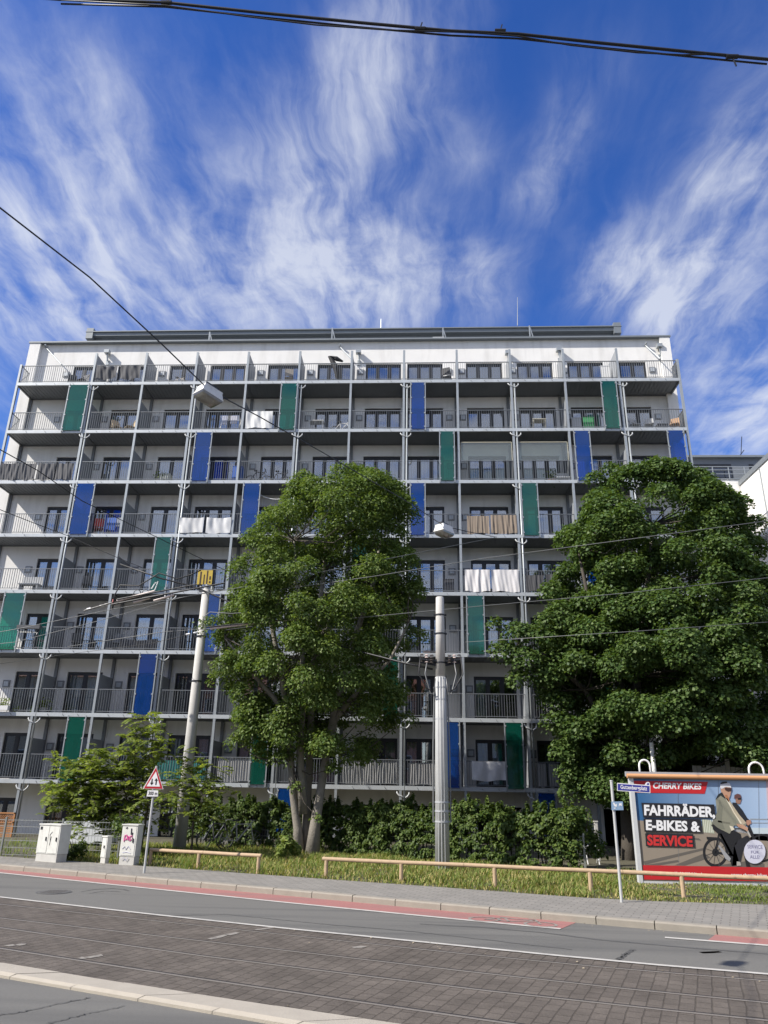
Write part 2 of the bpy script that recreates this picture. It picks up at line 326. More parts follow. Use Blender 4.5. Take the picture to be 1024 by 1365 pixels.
def text_at(txt, x0, x1, z0, z1, Y, mat, parent, bold=.02, shear=0.0, name='lettering'):
    """writing fitted into the upright rectangle x0..x1, z0..z1 in plane Y, read from the street"""
    me = text_mesh(txt, bold, shear); n = len(me.vertices); co = np.empty(n * 3, np.float32); me.vertices.foreach_get('co', co); co = co.reshape(-1, 3)
    a, b = co.min(0), co.max(0); q = np.zeros_like(co)
    q[:, 0] = x0 + (co[:, 0] - a[0]) / (b[0] - a[0]) * (x1 - x0); q[:, 2] = z0 + (co[:, 1] - a[1]) / (b[1] - a[1]) * (z1 - z0); q[:, 1] = Y
    me.vertices.foreach_set('co', q.ravel()); me.materials.clear(); me.materials.append(mat); me.update(); me.name = name
    return link(name, me, parent)

# ================================================================== ground, road, pavement
def gline(pts, z=0.0, ext0=30.0, ext1=30.0):
    P = [onz(x, y, z)[:2] for x, y in pts]
    d0 = unit(P[0] - P[1]); d1 = unit(P[-1] - P[-2])
    if ext0: P = [P[0] + d0 * ext0] + P
    if ext1: P = P + [P[-1] + d1 * ext1]
    return P
def resample(P, n=40):
    P = np.array(P); s = np.r_[0, np.cumsum(np.linalg.norm(np.diff(P, axis=0), axis=1))]; t = np.linspace(0, s[-1], n)
    return np.stack([np.interp(t, s, P[:, 0]), np.interp(t, s, P[:, 1])], 1)
def strip(name, A, B, z, mat, kind='structure', parent=None, n=48, mb=None, do=True):
    A = resample(A, n); B = resample(B, n); mb = mb or MB()
    for i in range(n - 1):
        mb.quad((*B[i], z), (*B[i + 1], z), (*A[i + 1], z), (*A[i], z))
    if not do: return mb
    o = mb.build(name, mat, parent)
    if kind: tag(o, kind=kind)
    return o
def offset(P, d):
    P = np.array(P); t = np.gradient(P, axis=0); t = unit(t); nn = np.stack([-t[:, 1], t[:, 0]], 1); return P + nn * d   # +d = away from the camera
ZS = 0.12
L_back = gline([(0, 1141.5), (200, 1155), (400, 1169.5), (600, 1183.6), (824, 1200)], ZS, 40, 0); L_back.append(onz(1024, 1206, ZS)[:2]); L_back.append(L_back[-1] + np.array([30., -4.]))
L_kt = gline([(0, 1152.3), (200, 1170.3), (400, 1187.5), (600, 1205.7), (824, 1225), (1024, 1241)], ZS, 40, 30)
L_kt = list(resample(L_kt, 60))
L_kb = offset(L_kt, -0.012)
L_bike_i = offset(L_kt, -0.02)
L_bl = resample(gline([(0, 1163.6), (200, 1184.6), (400, 1205.2), (600, 1224.6), (743, 1238.3), (887, 1250), (1024, 1260.5)], 0.004, 40, 30), 60)
L_tl = resample(gline([(0, 1196), (200, 1218.8), (400, 1239.8), (500, 1249.6), (824, 1282.2), (1024, 1298.8)], 0, 40, 30), 60)
L_ku = resample(gline([(0, 1283.8), (280, 1329), (466, 1356)], .05, 40, 40), 60)
L_kl = resample(gline([(0, 1303), (280, 1351.2)], 0, 40, 40), 60)
# one sheet to the horizon, then each surface laid a little higher
MB().quad((-1500, -1500, -.06), (1500, -1500, -.06), (1500, 1500, -.06), (-1500, 1500, -.06)).build('ground', m_far)
tag(bpy.data.objects['ground'], kind='structure')
far_edge = [np.array([p[0], -60.]) for p in L_kt]
strip('road', offset(L_kt, .03), L_tl, 0.0, m_asph)
strip('near_road', offset(L_kl, .05), offset(L_kl, -18), -0.004, m_asph)
strip('tram_bed', L_tl, offset(L_ku, -.05), -0.006, m_sett)
# pavement with kerb
strip('sidewalk', L_back, offset(L_kt, .16), ZS, m_pave, n=60)
kb = MB(); A = resample(offset(L_kt, .165), 61); B = resample(L_kt, 61)
S = np.r_[0, np.cumsum(np.linalg.norm(np.diff(B, axis=0), axis=1))]
nst = int(S[-1] / 1.0)
for i in range(nst):
    s0, s1 = i * 1.0 + .008, i * 1.0 + .992
    def P(L, s, z): return (np.interp(s, S, L[:, 0]), np.interp(s, S, L[:, 1]), z)
    h = ZS + .006 + random.uniform(-.003, .003); a0, a1, b0, b1 = P(A, s0, h), P(A, s1, h), P(B, s0, h), P(B, s1, h)
    c0, c1 = P(B, s0, h), P(B, s1, h); dn = lambda p, z: (p[0], p[1], z)
    nd = np.array(b1[:2]) - np.array(b0[:2]); nd = np.array([nd[1], -nd[0]]); nd = nd / np.linalg.norm(nd) * .02
    f0 = (b0[0] + nd[0], b0[1] + nd[1], h - .025); f1 = (b1[0] + nd[0], b1[1] + nd[1], h - .025)
    kb.quad(b0, b1, a1, a0); kb.quad(f0, f1, b1, b0); kb.quad(dn(f0, -.03), dn(f1, -.03), f1, f0)
    kb.quad(dn(f0, -.03), f0, b0, dn(b0, -.03)); kb.quad(dn(f1, -.03), dn(b1, -.03), b1, f1)
tag(kb.build('kerb', m_kerb), kind='structure')
kd = strip('kerb_joint', offset(B, .1), offset(B, -.005), ZS - .03, m_tar_and_shadow)
# bike lane, in two lengths, and the painted lines
def along(L, px, z=0.004):
    """arc length on line L nearest to a picture point"""
    q = onz(px[0], px[1], z)[:2]; L = np.array(L); s = np.r_[0, np.cumsum(np.linalg.norm(np.diff(L, axis=0), axis=1))]
    t = np.linspace(0, s[-1], 4000); X = np.stack([np.interp(t, s, L[:, 0]), np.interp(t, s, L[:, 1])], 1)
    return t[np.argmin(((X - q) ** 2).sum(1))]
def cut(L, s0, s1, n=30):
    L = np.array(L); s = np.r_[0, np.cumsum(np.linalg.norm(np.diff(L, axis=0), axis=1))]; t = np.linspace(s0, s1, n)
    return np.stack([np.interp(t, s, L[:, 0]), np.interp(t, s, L[:, 1])], 1)
Lk = resample(offset(L_kt, -.012), 200); Lb = resample(L_bl, 200); tot = 1e9
def tot_len(L): L = np.array(L); return np.linalg.norm(np.diff(L, axis=0), axis=1).sum()
sa, sb = along(Lk, (768, 1230)), along(Lb, (746, 1239)); ta, tb = along(Lk, (955, 1243.6)), along(Lb, (942, 1254.5))
strip('bike_lane', cut(Lk, 0, sa, 60), cut(Lb, 0, sb, 60), .004, m_red, n=60)
strip('bike_lane', cut(Lk, ta, tot_len(Lk)), cut(Lb, tb, tot_len(Lb)), .004, m_red, n=40)
w1 = along(Lb, (746, 1239)); w2 = along(Lb, (887, 1250.3))
strip('bike_lane_line', offset(cut(Lb, 0, w1, 60), .06), offset(cut(Lb, 0, w1, 60), -.06), .008, m_mark, n=60)
strip('bike_lane_line', offset(cut(Lb, w2, tot_len(Lb), 40), .06), offset(cut(Lb, w2, tot_len(Lb), 40), -.06), .008, m_mark, n=40)
strip('tram_line', offset(L_tl, .055), offset(L_tl, -.045), .004, m_mark, n=60)
# bicycle symbol in worn white paint
mb = MB()
def dirs(px):
    q = onz(px[0], px[1], .008)[:2]; s = along(Lb, px); a = cut(Lb, s - .5, s + .5, 3); d = unit(a[2] - a[0]); return q, d, np.array([-d[1], d[0]])
q, dx_, dy_ = dirs((686, 1227))
def gp(u, v, z=.009): p = q + dx_ * u + dy_ * v; return (p[0], p[1], z)
def gbar(u0, v0, u1, v1, w=.05):
    d = unit(np.array([u1 - u0, v1 - v0])); nn = np.array([-d[1], d[0]]) * w / 2
    mb.quad(gp(u0 - nn[0], v0 - nn[1]), gp(u1 - nn[0], v1 - nn[1]), gp(u1 + nn[0], v1 + nn[1]), gp(u0 + nn[0], v0 + nn[1]))
for cu in (-.52, .52):
    for k in range(14):
        a, b = 2 * math.pi * k / 14, 2 * math.pi * (k + 1) / 14; gbar(cu + .28 * math.cos(a), -.16 + .25 * math.sin(a), cu + .28 * math.cos(b), -.16 + .25 * math.sin(b), .055)
for s in ((-.52, -.16, -.25, .18), (-.25, .18, .33, .18), (-.05, -.16, .33, .18), (-.25, .18, -.05, -.16), (-.52, -.16, -.05, -.16), (.52, -.16, .30, .30), (.30, .30, .17, .33), (-.34, .22, -.16, .22)): gbar(*s)
tag(mb.build('bicycle_marking', m_markold), kind='structure')
# worn dashes on the setts
mb = MB()
for (x0, y0, x1, y1) in [(280, 1252, 300, 1246.5), (303, 1246, 318, 1243), (340, 1239.5, 362, 1236.5), (8, 1261, 20, 1259.5), (24, 1260, 34, 1257.5), (118, 1276.5, 136, 1273), (107, 1277.5, 113, 1276.5), (470, 1263.5, 486, 1261.5), (935, 1270, 960, 1269)]:
    a, b = onz(x0, y0, 0)[:2], onz(x1, y1, 0)[:2]; d = unit(b - a); nn = np.array([-d[1], d[0]]) * .05; j = lambda: np.array([random.uniform(-.02, .02), random.uniform(-.02, .02)])
    mb.poly([(*(a - nn + j()), .0), (*((a + b) / 2 - nn * 1.3), .0), (*(b - nn + j()), .0), (*(b + nn + j()), .0), (*((a + b) / 2 + nn + j()), .0), (*(a + nn + j()), .0)])
tag(mb.build('worn_marking', m_markold), kind='structure')
# tar seams, a patch and the cable's painted shadow in the carriageway
mb = MB()
for pts, w in [([(560, 1232), (640, 1236), (720, 1243), (800, 1253), (900, 1262), (1024, 1272)], .05), ([(430, 1232), (540, 1241), (640, 1252), (760, 1266)], .028), ([(845, 1266), (832, 1274), (822, 1281)], .05), ([(-30, 1357), (30, 1349), (70, 1340), (120, 1330)], .011), ([(60, 1366), (110, 1353), (165, 1341)], .009), ([(108, 1189), (125, 1186), (150, 1184.5), (165, 1186), (172, 1188)], .03), ([(120, 1191), (140, 1188), (160, 1189)], .02), ([(180, 1222), (300, 1219), (420, 1231), (430, 1232)], .016)]:  # the first line stands in for the overhead cable's shadow
    Lq = resample([onz(x, y, 0)[:2] for x, y in pts], 40); Lq = Lq + RNG.normal(size=Lq.shape) * .012
    for i in range(39):
        d = unit(Lq[i + 1] - Lq[i]); nn = np.array([-d[1], d[0]]) * w * (.4 + .6 * random.random()); mb.quad((*(Lq[i] - nn), .0035), (*(Lq[i + 1] - nn), .0035), (*(Lq[i + 1] + nn), .0035), (*(Lq[i] + nn), .0035))
tag(mb.build('tar_seam_and_shadow', m_tar_and_shadow), kind='structure')
def cover(px, r, label):
    c = onz(px[0], px[1], 0.0); t = empty('manhole_cover', c); tag(t, label, 'manhole cover')
    MB().disc((0, 0, .0), (0, 0, 1), r * 1.12, .012, 28).build('frame', m_tar_and_shadow, t); g = MB().disc((0, 0, .004), (0, 0, 1), r, .012, 28)
    for k in range(-3, 4): g.box(-r * .6, k * r * .22 - .012, .010, r * .6, k * r * .22 + .012, .015)
    g.build('lid', M('iron_lid', (.13, .125, .12), .6, metal=.3, var=.15, vscale=12), t)
cover((72, 1189.5), .33, 'round iron manhole cover in the grey carriageway by the left edge')
# rails: four, each with its groove
for k, pts in enumerate([[(250, 1232), (530, 1262), (744, 1284.6), (1024, 1307.5)], [(250, 1252), (530, 1283.8), (744, 1309.2), (1024, 1336.5)], [(0, 1236.5), (280, 1275.8), (530, 1306), (744, 1332), (1024, 1360)], [(0, 1264), (280, 1307), (530, 1342.8)]]):
    Lr = resample(gline(pts, 0, 45, 40), 60)
    lab = ['farthest tram rail, next to the white road line', 'second tram rail from the white road line', 'tram rail second nearest to the pale kerb', 'nearest tram rail, beside the pale kerb stones'][k]
    t = strip('tram_rail', offset(Lr, .03), offset(Lr, -.03), -.002, m_rail_s, kind='structure')
    g = strip('tram_rail_groove', offset(Lr, .075), offset(Lr, .03), -.0035, m_gap, kind='structure')
# pale kerb in the foreground
kb = MB(); A = resample(L_ku, 61); B = resample(L_kl, 61); S2 = np.r_[0, np.cumsum(np.linalg.norm(np.diff(B, axis=0), axis=1))]; SA = np.r_[0, np.cumsum(np.linalg.norm(np.diff(A, axis=0), axis=1))]
off = along(B, (92, 1319)) % 1.0
for i in range(-1, int(S2[-1]) + 1):
    s0, s1 = i + off + .007, i + off + .993
    r0, r1 = s0 / S2[-1] * SA[-1], s1 / S2[-1] * SA[-1]
    h = .055 + random.uniform(-.003, .003)
    a0, a1 = [(np.interp(r, SA, A[:, 0]), np.interp(r, SA, A[:, 1]), h) for r in (r0, r1)]
    b0, b1 = [(np.interp(r, S2, B[:, 0]), np.interp(r, S2, B[:, 1]), h - .004) for r in (s0, s1)]
    e = lambda p, q, t: tuple(np.array(p) + (np.array(q) - np.array(p)) * t)
    m0, m1 = e(b0, a0, .12), e(b1, a1, .12); l0, l1 = (b0[0], b0[1], .025), (b1[0], b1[1], .025)
    kb.quad(m0, m1, a1, a0); kb.quad(l0, l1, m1, m0); kb.quad((*l0[:2], -.03), (*l1[:2], -.03), l1, l0); kb.quad(a0, a1, (*a1[:2], -.03), (*a0[:2], -.03))
    kb.quad((*l0[:2], -.03), l0, m0, (*m0[:2], -.03)); kb.quad(m0, a0, (*a0[:2], -.03), (*m0[:2], -.03)); kb.quad((*l1[:2], -.03), (*m1[:2], -.03), m1, l1); kb.quad(m1, (*m1[:2], -.03), (*a1[:2], -.03), a1)
tag(kb.build('island_kerb', m_kerb2), kind='structure')
# grit and leaf crumbs lying along the kerb and the rails
R_ = np.random.default_rng(77); V_ = []; F_ = []
def crumb(x, y, z, r):
    n = len(V_); a = R_.random() * 6.28; k = 5
    for j in range(k): q = r * R_.uniform(.5, 1.2); V_.append((x + q * math.cos(a + j * 1.257), y + q * math.sin(a + j * 1.257), z + .002))
    V_.append((x, y, z + r * .6)); [F_.append((n + j, n + (j + 1) % k, n + k)) for j in range(k)]
for L_, z_, w_, n_ in ((L_kt, .0, -.25, 500), (L_back, ZS, -.35, 500), (L_ku, .0, .35, 260), (L_tl, .0, -.9, 260)):
    Lq = resample(offset(resample(L_, 80), 0), 400)
    for i in range(n_):
        j = int(R_.integers(0, 399)); p = Lq[j] + (Lq[min(j + 1, 399)] - Lq[j]) * R_.random(); t_ = unit(Lq[min(j + 1, 399)] - Lq[j - 1 if j else 0]); nn = np.array([-t_[1], t_[0]]); p = p + nn * (w_ * R_.random() ** 1.5)
        crumb(p[0], p[1], z_, R_.uniform(.006, .022))
tag(link('grit', mesh_from_arrays('grit', np.array(V_), np.array(F_), M('grit', (.24, .20, .14), .9, island=.6))), 'grit and leaf crumbs along the kerbs', 'grit', kind='stuff')
# planted verge between pavement and house
vb = [np.array([-45., 6.])] + [np.array([x, 1.6]) for x in (-5, 5, 15, 25, 35)] + [np.array([60., 0.])]
strip('verge', vb, L_back, ZS - .03, m_soil, n=60)

# ================================================================== the apartment house
H, Z0, BW, E0, E1, YW = 2.85, -0.65, 2.7817, 4.06, 3.087, 1.56
ZL = lambda s: Z0 + s * H
XP = [-E0] + [k * BW for k in range(11)] + [10 * BW + E1]                # the thirteen posts
WX = {-1: (-2.0, -.78), 0: (.2 * BW, .82 * BW), 1: (1.27 * BW, 1.83 * BW), 2: (2.1 * BW, 2.81 * BW), 3: (3.27 * BW, 3.95 * BW), 4: (4.26 * BW, 4.95 * BW), 5: (5.23 * BW, 5.93 * BW),
      6: (6.05 * BW, 6.75 * BW), 7: (7.21 * BW, 7.92 * BW), 8: (8.21 * BW, 8.91 * BW), 9: (9.2 * BW, 9.89 * BW), 10: (10.2 * BW, 10.72 * BW)}
NP = {-1: 2, 0: 2, 1: 2, 10: 2}
HT = ZL(0) + 26.38
house = empty('apartment_building', (13, 1.5, 0)); house_inv = Matrix.Translation((-13, -1.5, 0))
tag(house, 'long white eight storey apartment house with steel balconies and coloured glass panels', 'apartment building')
O = Vector((13, 1.5, 0))
class HB(MB):
    def build(s, name, mats, parent=None, smooth=False):
        s.v = [(x - O.x, y - O.y, z - O.z) for x, y, z in s.v]; return MB.build(s, name, mats, parent, smooth)
XL, XR = -4.68, 31.18
# wall with real openings
wb = HB()
for s in range(0, 9):
    zb = ZL(s) if s else -0.9; zt = ZL(s + 1) if s < 8 else HT
    w0, w1 = ZL(s) + .2, ZL(s) + (2.22 if s < 8 else 2.15)
    xs = XL
    for b in range(-1, 11):
        a, c = WX[b]
        wb.quad((xs, YW, zb), (a, YW, zb), (a, YW, zt), (xs, YW, zt))
        wb.quad((a, YW, w1), (c, YW, w1), (c, YW, zt), (a, YW, zt)); wb.quad((a, YW, zb), (c, YW, zb), (c, YW, w0), (a, YW, w0))
        yb = YW + .16
        wb.quad((a, YW, w0), (a, yb, w0), (a, yb, w1), (a, YW, w1)); wb.quad((c, yb, w0), (c, YW, w0), (c, YW, w1), (c, yb, w1))
        wb.quad((a, YW, w1), (a, yb, w1), (c, yb, w1), (c, YW, w1)); wb.quad((a, yb, w0), (a, YW, w0), (c, YW, w0), (c, yb, w0))
        xs = c
    wb.quad((xs, YW, zb), (XR, YW, zb), (XR, YW, zt), (xs, YW, zt))
wb.quad((XL, 16, -.9), (XL, YW, -.9), (XL, YW, HT), (XL, 16, HT)); wb.quad((XR, YW, -.9), (XR, 16, -.9), (XR, 16, HT), (XR, YW, HT)); wb.quad((XR, 16, -.9), (XL, 16, -.9), (XL, 16, HT), (XR, 16, HT))
wall = wb.build('wall', m_wall, house)
HB().box(XL - .02, YW - .22, -.9, XL + .60, YW + .01, HT - .01).build('corner_pier', m_wall, house)
HB().box(XR - .52, YW - .22, -.9, XR + .02, YW + .01, HT - .01).build('corner_pier', m_wall, house)
HB().box(XL - .08, YW - .26, HT, XR + .08, YW + .35, HT + .09).box(XL - .08, YW + .35, HT + .01, XR + .08, 16.1, HT + .05).build('parapet', m_roofm, house)
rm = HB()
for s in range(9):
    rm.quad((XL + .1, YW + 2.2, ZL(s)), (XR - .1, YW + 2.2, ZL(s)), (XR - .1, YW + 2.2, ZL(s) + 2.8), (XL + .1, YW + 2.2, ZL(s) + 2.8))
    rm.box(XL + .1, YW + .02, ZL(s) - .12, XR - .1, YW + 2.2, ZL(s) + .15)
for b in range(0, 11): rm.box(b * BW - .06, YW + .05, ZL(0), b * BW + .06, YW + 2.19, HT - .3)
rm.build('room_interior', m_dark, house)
# penthouse storey set back on the roof
pa, pb = -2.65, 29.25
pz = Z0 + 28.5 + .22
ph = HB(); ph.box(pa, 4.0, HT - .3, pb, 14, pz - .28)
pent = ph.build('penthouse', m_wallg, house)
HB().box(pa - .1, 3.7, pz - .28, pb + .1, 14.2, pz - .06).box(pa - .16, 3.6, pz - .06, pb + .16, 14.3, pz).box(pa - .12, 3.62, pz - .5, pa + .3, 3.99, pz + .22).box(pb - .3, 3.62, pz - .5, pb + .12, 3.99, pz + .22).build('roof', m_roofm, pent)
tb = HB()
for zz in (HT + .42, HT + .62): tb.bar((XL + 1, YW + .6, zz), (XR - .9, YW + .6, zz), .035)
for k in range(9): x = XL + 1 + k * (XR - XL - 1.9) / 8; tb.bar((x, YW + .6, HT + .05), (x, YW + .6, HT + .64), .035)
tb.build('roof_railing', m_post, house)
for x, h in ((4.9, .8), (12.3, 1.0), (18.9, .9), (24.0, 1.0)): HB().bar((x, 3.5, HT), (x, 3.5, HT + 1.3 + h), .07).bar((x, 3.5, HT + 1.3 + h), (x + .3, 3.5, HT + 1.0), .05).build('vent_pipe', m_post, house)
HB().tube([(18.0, 2.4, HT), (18.0, 2.4, HT + .5), (18.3, 2.4, HT + .75), (18.9, 2.4, HT + .75), (19.2, 2.4, HT + .5)], .09, 8).build('roof_duct', m_wpipe, house)
HB().tube([ony(690, 434, 5.0), ony(690, 396, 5.0)], [.022, .010], 6).build('antenna', m_wireg, house)
HB().tube([ony(508, 437, 5.0), ony(508, 425, 5.0)], [.03, .015], 6).build('antenna', m_post, house)
# windows: frame, pane, curtain
hidden = {(r, b) for r in range(0, 1) for b in range(3, 11)}
win_cache = {}
def win_meshes(b, top):
    w = WX[b][1] - WX[b][0]; key = (round(w, 3), top)
    if key in win_cache: return win_cache[key]
    n = NP.get(b, 3); h = top - .2; f = MB(); t = .055
    f.box(0, 0, 0, w, .08, t).box(0, 0, h - t - .05, w, .08, h).box(0, 0, t, t, .08, h - t - .05).box(w - t, 0, t, w, .08, h - t - .05)
    for k in range(1, n): f.box(k * w / n - .065, -.005, t, k * w / n + .065, .085, h - t - .05)
    for k in range(n):
        a, c = k * w / n + .06, (k + 1) * w / n - .06
        f.box(a, .005, t, a + .045, .075, h - t - .05).box(c - .045, .005, t, c, .075, h - t - .05).box(a + .045, .005, t, c - .045, .075, t + .05).box(a + .045, .005, h - t - .1, c - .045, .075, h - t - .05)
    p = MB().box(t, .035, t, w - t, .045, h - t - .05)
    fo = f.build('window', m_frame); po = p.build('pane', m_pane); fm, pm = fo.data, po.data; bpy.data.objects.remove(fo); bpy.data.objects.remove(po)
    win_cache[key] = (fm, pm, w, h, n); return win_cache[key]
cur_cache = {}
def curtain_mesh(w, h, x0, x1, kind):
    key = (round(w, 2), round(h, 2), x0, x1, kind)
    if key in cur_cache: return cur_cache[key]
    mb = MB(); nx = max(4, int((x1 - x0) / .035)); ph_ = random.random() * 6
    for i in range(nx):
        xa, xb = x0 + (x1 - x0) * i / nx, x0 + (x1 - x0) * (i + 1) / nx; ya, yb = .2 + .035 * math.sin(xa * 38 + ph_), .2 + .035 * math.sin(xb * 38 + ph_)
        mb.quad((xa, ya, .02), (xb, yb, .02), (xb, yb, h - .06), (xa, ya, h - .06))
    o = mb.build('curtain', m_cur[kind]); me = o.data; bpy.data.objects.remove(o); cur_cache[key] = me; return me
rw = random.Random(5)
for s in range(9):
    for b in range(-1, 11):
        if (s, b) in hidden: continue
        fm, pm, w, h, n = win_meshes(b, 2.22 if s < 8 else 2.15)
        fo = inst('window', fm, house, Vector((WX[b][0], YW + .09, ZL(s) + .2)) - O); inst('pane', pm, fo, (0, 0, 0))
        k = rw.random(); c = 0 if rw.random() < .62 else rw.choice([1, 1, 2])
        segs = {0: [], 1: [(0, n)], 2: [(0, 1)], 3: [(n - 1, n)], 4: [(0, .55), (n - .55, n)], 5: [(0, n - 1)], 6: [(.5, 1.4)]}[0 if k < .13 else 1 if k < .40 else 2 if k < .52 else 3 if k < .64 else 4 if k < .82 else 5 if k < .92 else 6]
        for a, e in segs: inst('curtain', curtain_mesh(w, h, a * w / n + .05, e * w / n - .05, c), fo, (0, 0, 0))
# square vents on the wall beside each window
mb = MB(); mb.box(-.17, -.05, -.17, .17, 0, .17).box(-.11, -.075, -.11, .11, -.05, .11, 1)
vo = mb.build('wall_vent', [M('vent_grey', (.22, .225, .23), .5), m_beam]); vmesh = vo.data; bpy.data.objects.remove(vo)
for s in range(1, 9):
    for b in range(-1, 11):
        x = {-1: -2.35, 0: .1 * BW, 2: 2.92 * BW, 6: 6.87 * BW, 10: 10.83 * BW}.get(b, (b + .13) * BW)
        if b == 0: x = .11 * BW
        inst('wall_vent', vmesh, house, Vector((x, YW, ZL(s) + 1.62)) - O)
# balconies: frame with floor, railing and divider
def rail_mesh(x0, x1, side=None):
    r = MB(); z0, z1 = .19, 1.24
    r.box(x0, -.025, z1 - .03, x1, .025, z1).box(x0, -.018, z0 + .05, x1, .018, z0 + .075)
    n = max(2, int(round((x1 - x0) / .115)))
    for i in range(n + 1):
        x = x0 + (x1 - x0) * i / n; t = .012 if i % 8 else .02
        r.box(x - t / 2, -.016, z0 - (.05 if i % 8 == 0 else -.05), x + t / 2, .016, z1 - .03)
    if side is not None:
        r.box(side - .02, .05, z1 - .03, side + .02, YW - .75, z1).box(side - .02, .05, z0 + .05, side + .02, YW - .75, z0 + .075)
        for i in range(9): y = .06 + i * (YW - .85) / 8; r.box(side - .015, y - .006, z0 + .075, side + .015, y + .006, z1 - .03)
        r.bar((side, .08, z0 + .08), (side, YW - .78, z1 - .05), .025)
    o = r.build('railing', m_rail); me = o.data; bpy.data.objects.remove(o); return me
def frame_mesh(x0, x1):
    f = MB(); f.box(x0, -.06, 0, x1, -.035, .17).box(x0, -.035, 0, x1, .03, .018).box(x0, -.035, .152, x1, .03, .17)
    f.box(x0 - .03, .03, .0, x0 + .05, YW, .165, 1).box(x1 - .05, .03, .0, x1 + .03, YW, .165, 1).box(x0 + .05, YW - .06, .0, x1 - .05, YW, .14, 1)
    for k in range(1, 4): x = x0 + (x1 - x0) * k / 4; f.bar((x, -.065, .12), (x + .05, -.075, .05), .02, .02, 1)
    o = f.build('balcony', [m_beam, m_soff]); me = o.data; bpy.data.objects.remove(o); return me
def floor_mesh(x0, x1):
    f = MB(); f.box(x0 + .05, .03, .05, x1 - .05, YW - .06, .15)
    n = int((x1 - x0 - .1) / .2)
    for k in range(n): x = x0 + .1 + k * .2; f.box(x, .04, .035, x + .09, YW - .07, .05)
    o = f.build('floor_slab', m_soff); me = o.data; bpy.data.objects.remove(o); return me
dm = MB().box(-.02, .10, .2, .02, YW - .12, 1.93).box(-.03, .07, .17, .03, .10, 1.95).box(-.03, YW - .12, .17, .03, YW - .08, 1.95)
do_ = dm.build('divider', m_div); dmesh = do_.data; bpy.data.objects.remove(do_)
cm = MB().box(-.07, YW - .1, .17, .07, YW - .005, 2.84); co_ = cm.build('wall_column', m_soff); cmesh = co_.data; bpy.data.objects.remove(co_)
geo = {'m': (rail_mesh(.07, BW - .07), frame_mesh(0.0, BW), floor_mesh(0, BW)),
       'l': (rail_mesh(.07, E0 - .07, .03), frame_mesh(0.0, E0), floor_mesh(0, E0)),
       'r': (rail_mesh(.07, E1 - .07, E1 - .03), frame_mesh(0.0, E1), floor_mesh(0, E1))}
for s in range(1, 9):
    for b in range(-1, 11):
        g = geo['l' if b < 0 else 'r' if b == 10 else 'm']; x = XP[b + 1]
        bo = inst('balcony', g[1], house, Vector((x, 0, ZL(s))) - O); inst('floor_slab', g[2], bo, (0, 0, 0)); inst('railing', g[0], bo, (0, 0, 0))
        if b >= 0: inst('divider', dmesh, bo, (0, 0, 0)); 
        if s < 8: inst('wall_column', cmesh, bo, (0 if b >= 0 else .02, 0, 0))
for k, x in enumerate(XP):
    top = ZL(8) + (1.3 if k in (0, 12) else 1.98)
    HB().box(x - .055, -.055, -.8, x + .055, .045, top).build('post', m_post, house)
m_elbow = M('pipe_elbow_grey', (.45, .46, .46), .45)
for k in (1, 3, 5, 7, 9, 11):
    x = XP[k] + .17; pb_ = HB(); pb_.tube([(x, -.02, -.7), (x, -.02, ZL(8) - .1)], .045, 8)
    pipe = pb_.build('drainpipe', m_post, house, True)
    for s in range(1, 9):
        e = HB(); z = ZL(s); e.tube([(x - .32, .06, z + .02), (x - .32, -.03, z - .10), (x - .25, -.06, z - .20), (x - .12, -.06, z - .24), (x - .02, -.05, z - .33)], .033, 7)
        e.tube([(x + .20, .06, z + .02), (x + .20, -.03, z - .16), (x + .14, -.06, z - .24), (x + .05, -.05, z - .30)], .033, 7)
        e.build('pipe_elbow', m_elbow, pipe, True)
# coloured glass panels between two slabs
PAN = [(7, -.40, 'g', 1.04), (7, 3.69, 'g', .84), (7, 6.13, 'b', .74), (7, 9.65, 'g', .76), (6, 2.16, 'b', .84), (6, 6.66, 'g', .72), (6, 9.08, 'b', .76), (6, 10.74, 'b', .80), (5, .08, 'b', .94), (5, 3.14, 'b', .84), (5, 6.13, 'b', .72), (5, 8.08, 'g', .78),
       (4, 1.67, 'g', .78), (3, -.84, 'g', 1.0), (3, 2.64, 'b', .76), (3, 7.08, 'g', .78), (2, 1.66, 'b', .82), (2, 5.70, 'g', .70), (1, .62, 'g', .80), (1, 3.64, 'g', .72), (1, 6.66, 'b', .72), (1, 7.63, 'g', .76), (0, 4.10, 'b', .74), (0, 8.08, 'b', .78),
       (4, 5.12, 'g', .76), (4, 9.1, 'b', .76), (3, 9.66, 'b', .76), (2, 9.1, 'g', .76)]
for (s, u0, c, w) in PAN:
    x0 = u0 * BW; z0 = ZL(s) + .08 if s else ZL(0) + .9; z1 = ZL(s + 1) + .02
    p = HB().box(x0 + .04, -.125, z0 + .05, x0 + w - .04, -.115, z1 - .05).build('glass_panel', m_gblue if c == 'b' else m_ggreen, house)
    f = HB().box(x0 - .03, -.14, z0 - .06, x0 + .015, -.095, z1 + .03).box(x0 + w - .015, -.14, z0 - .06, x0 + w + .03, -.095, z1 + .03)
    for q in (.06, .34, .66, .94):
        z = z0 + (z1 - z0) * q
        for xx in (x0 + .015, x0 + w - .015): f.box(xx - .045, -.15, z - .035, xx + .045, -.10, z + .035)
    for xx in (x0 - .005, x0 + w + .005): f.bar((xx, -.10, z0), (xx, -.06, z0 - .02), .05).bar((xx, -.10, z1 - .04), (xx, -.06, z1 - .04), .05)
    f.build('panel_frame', m_post, p)
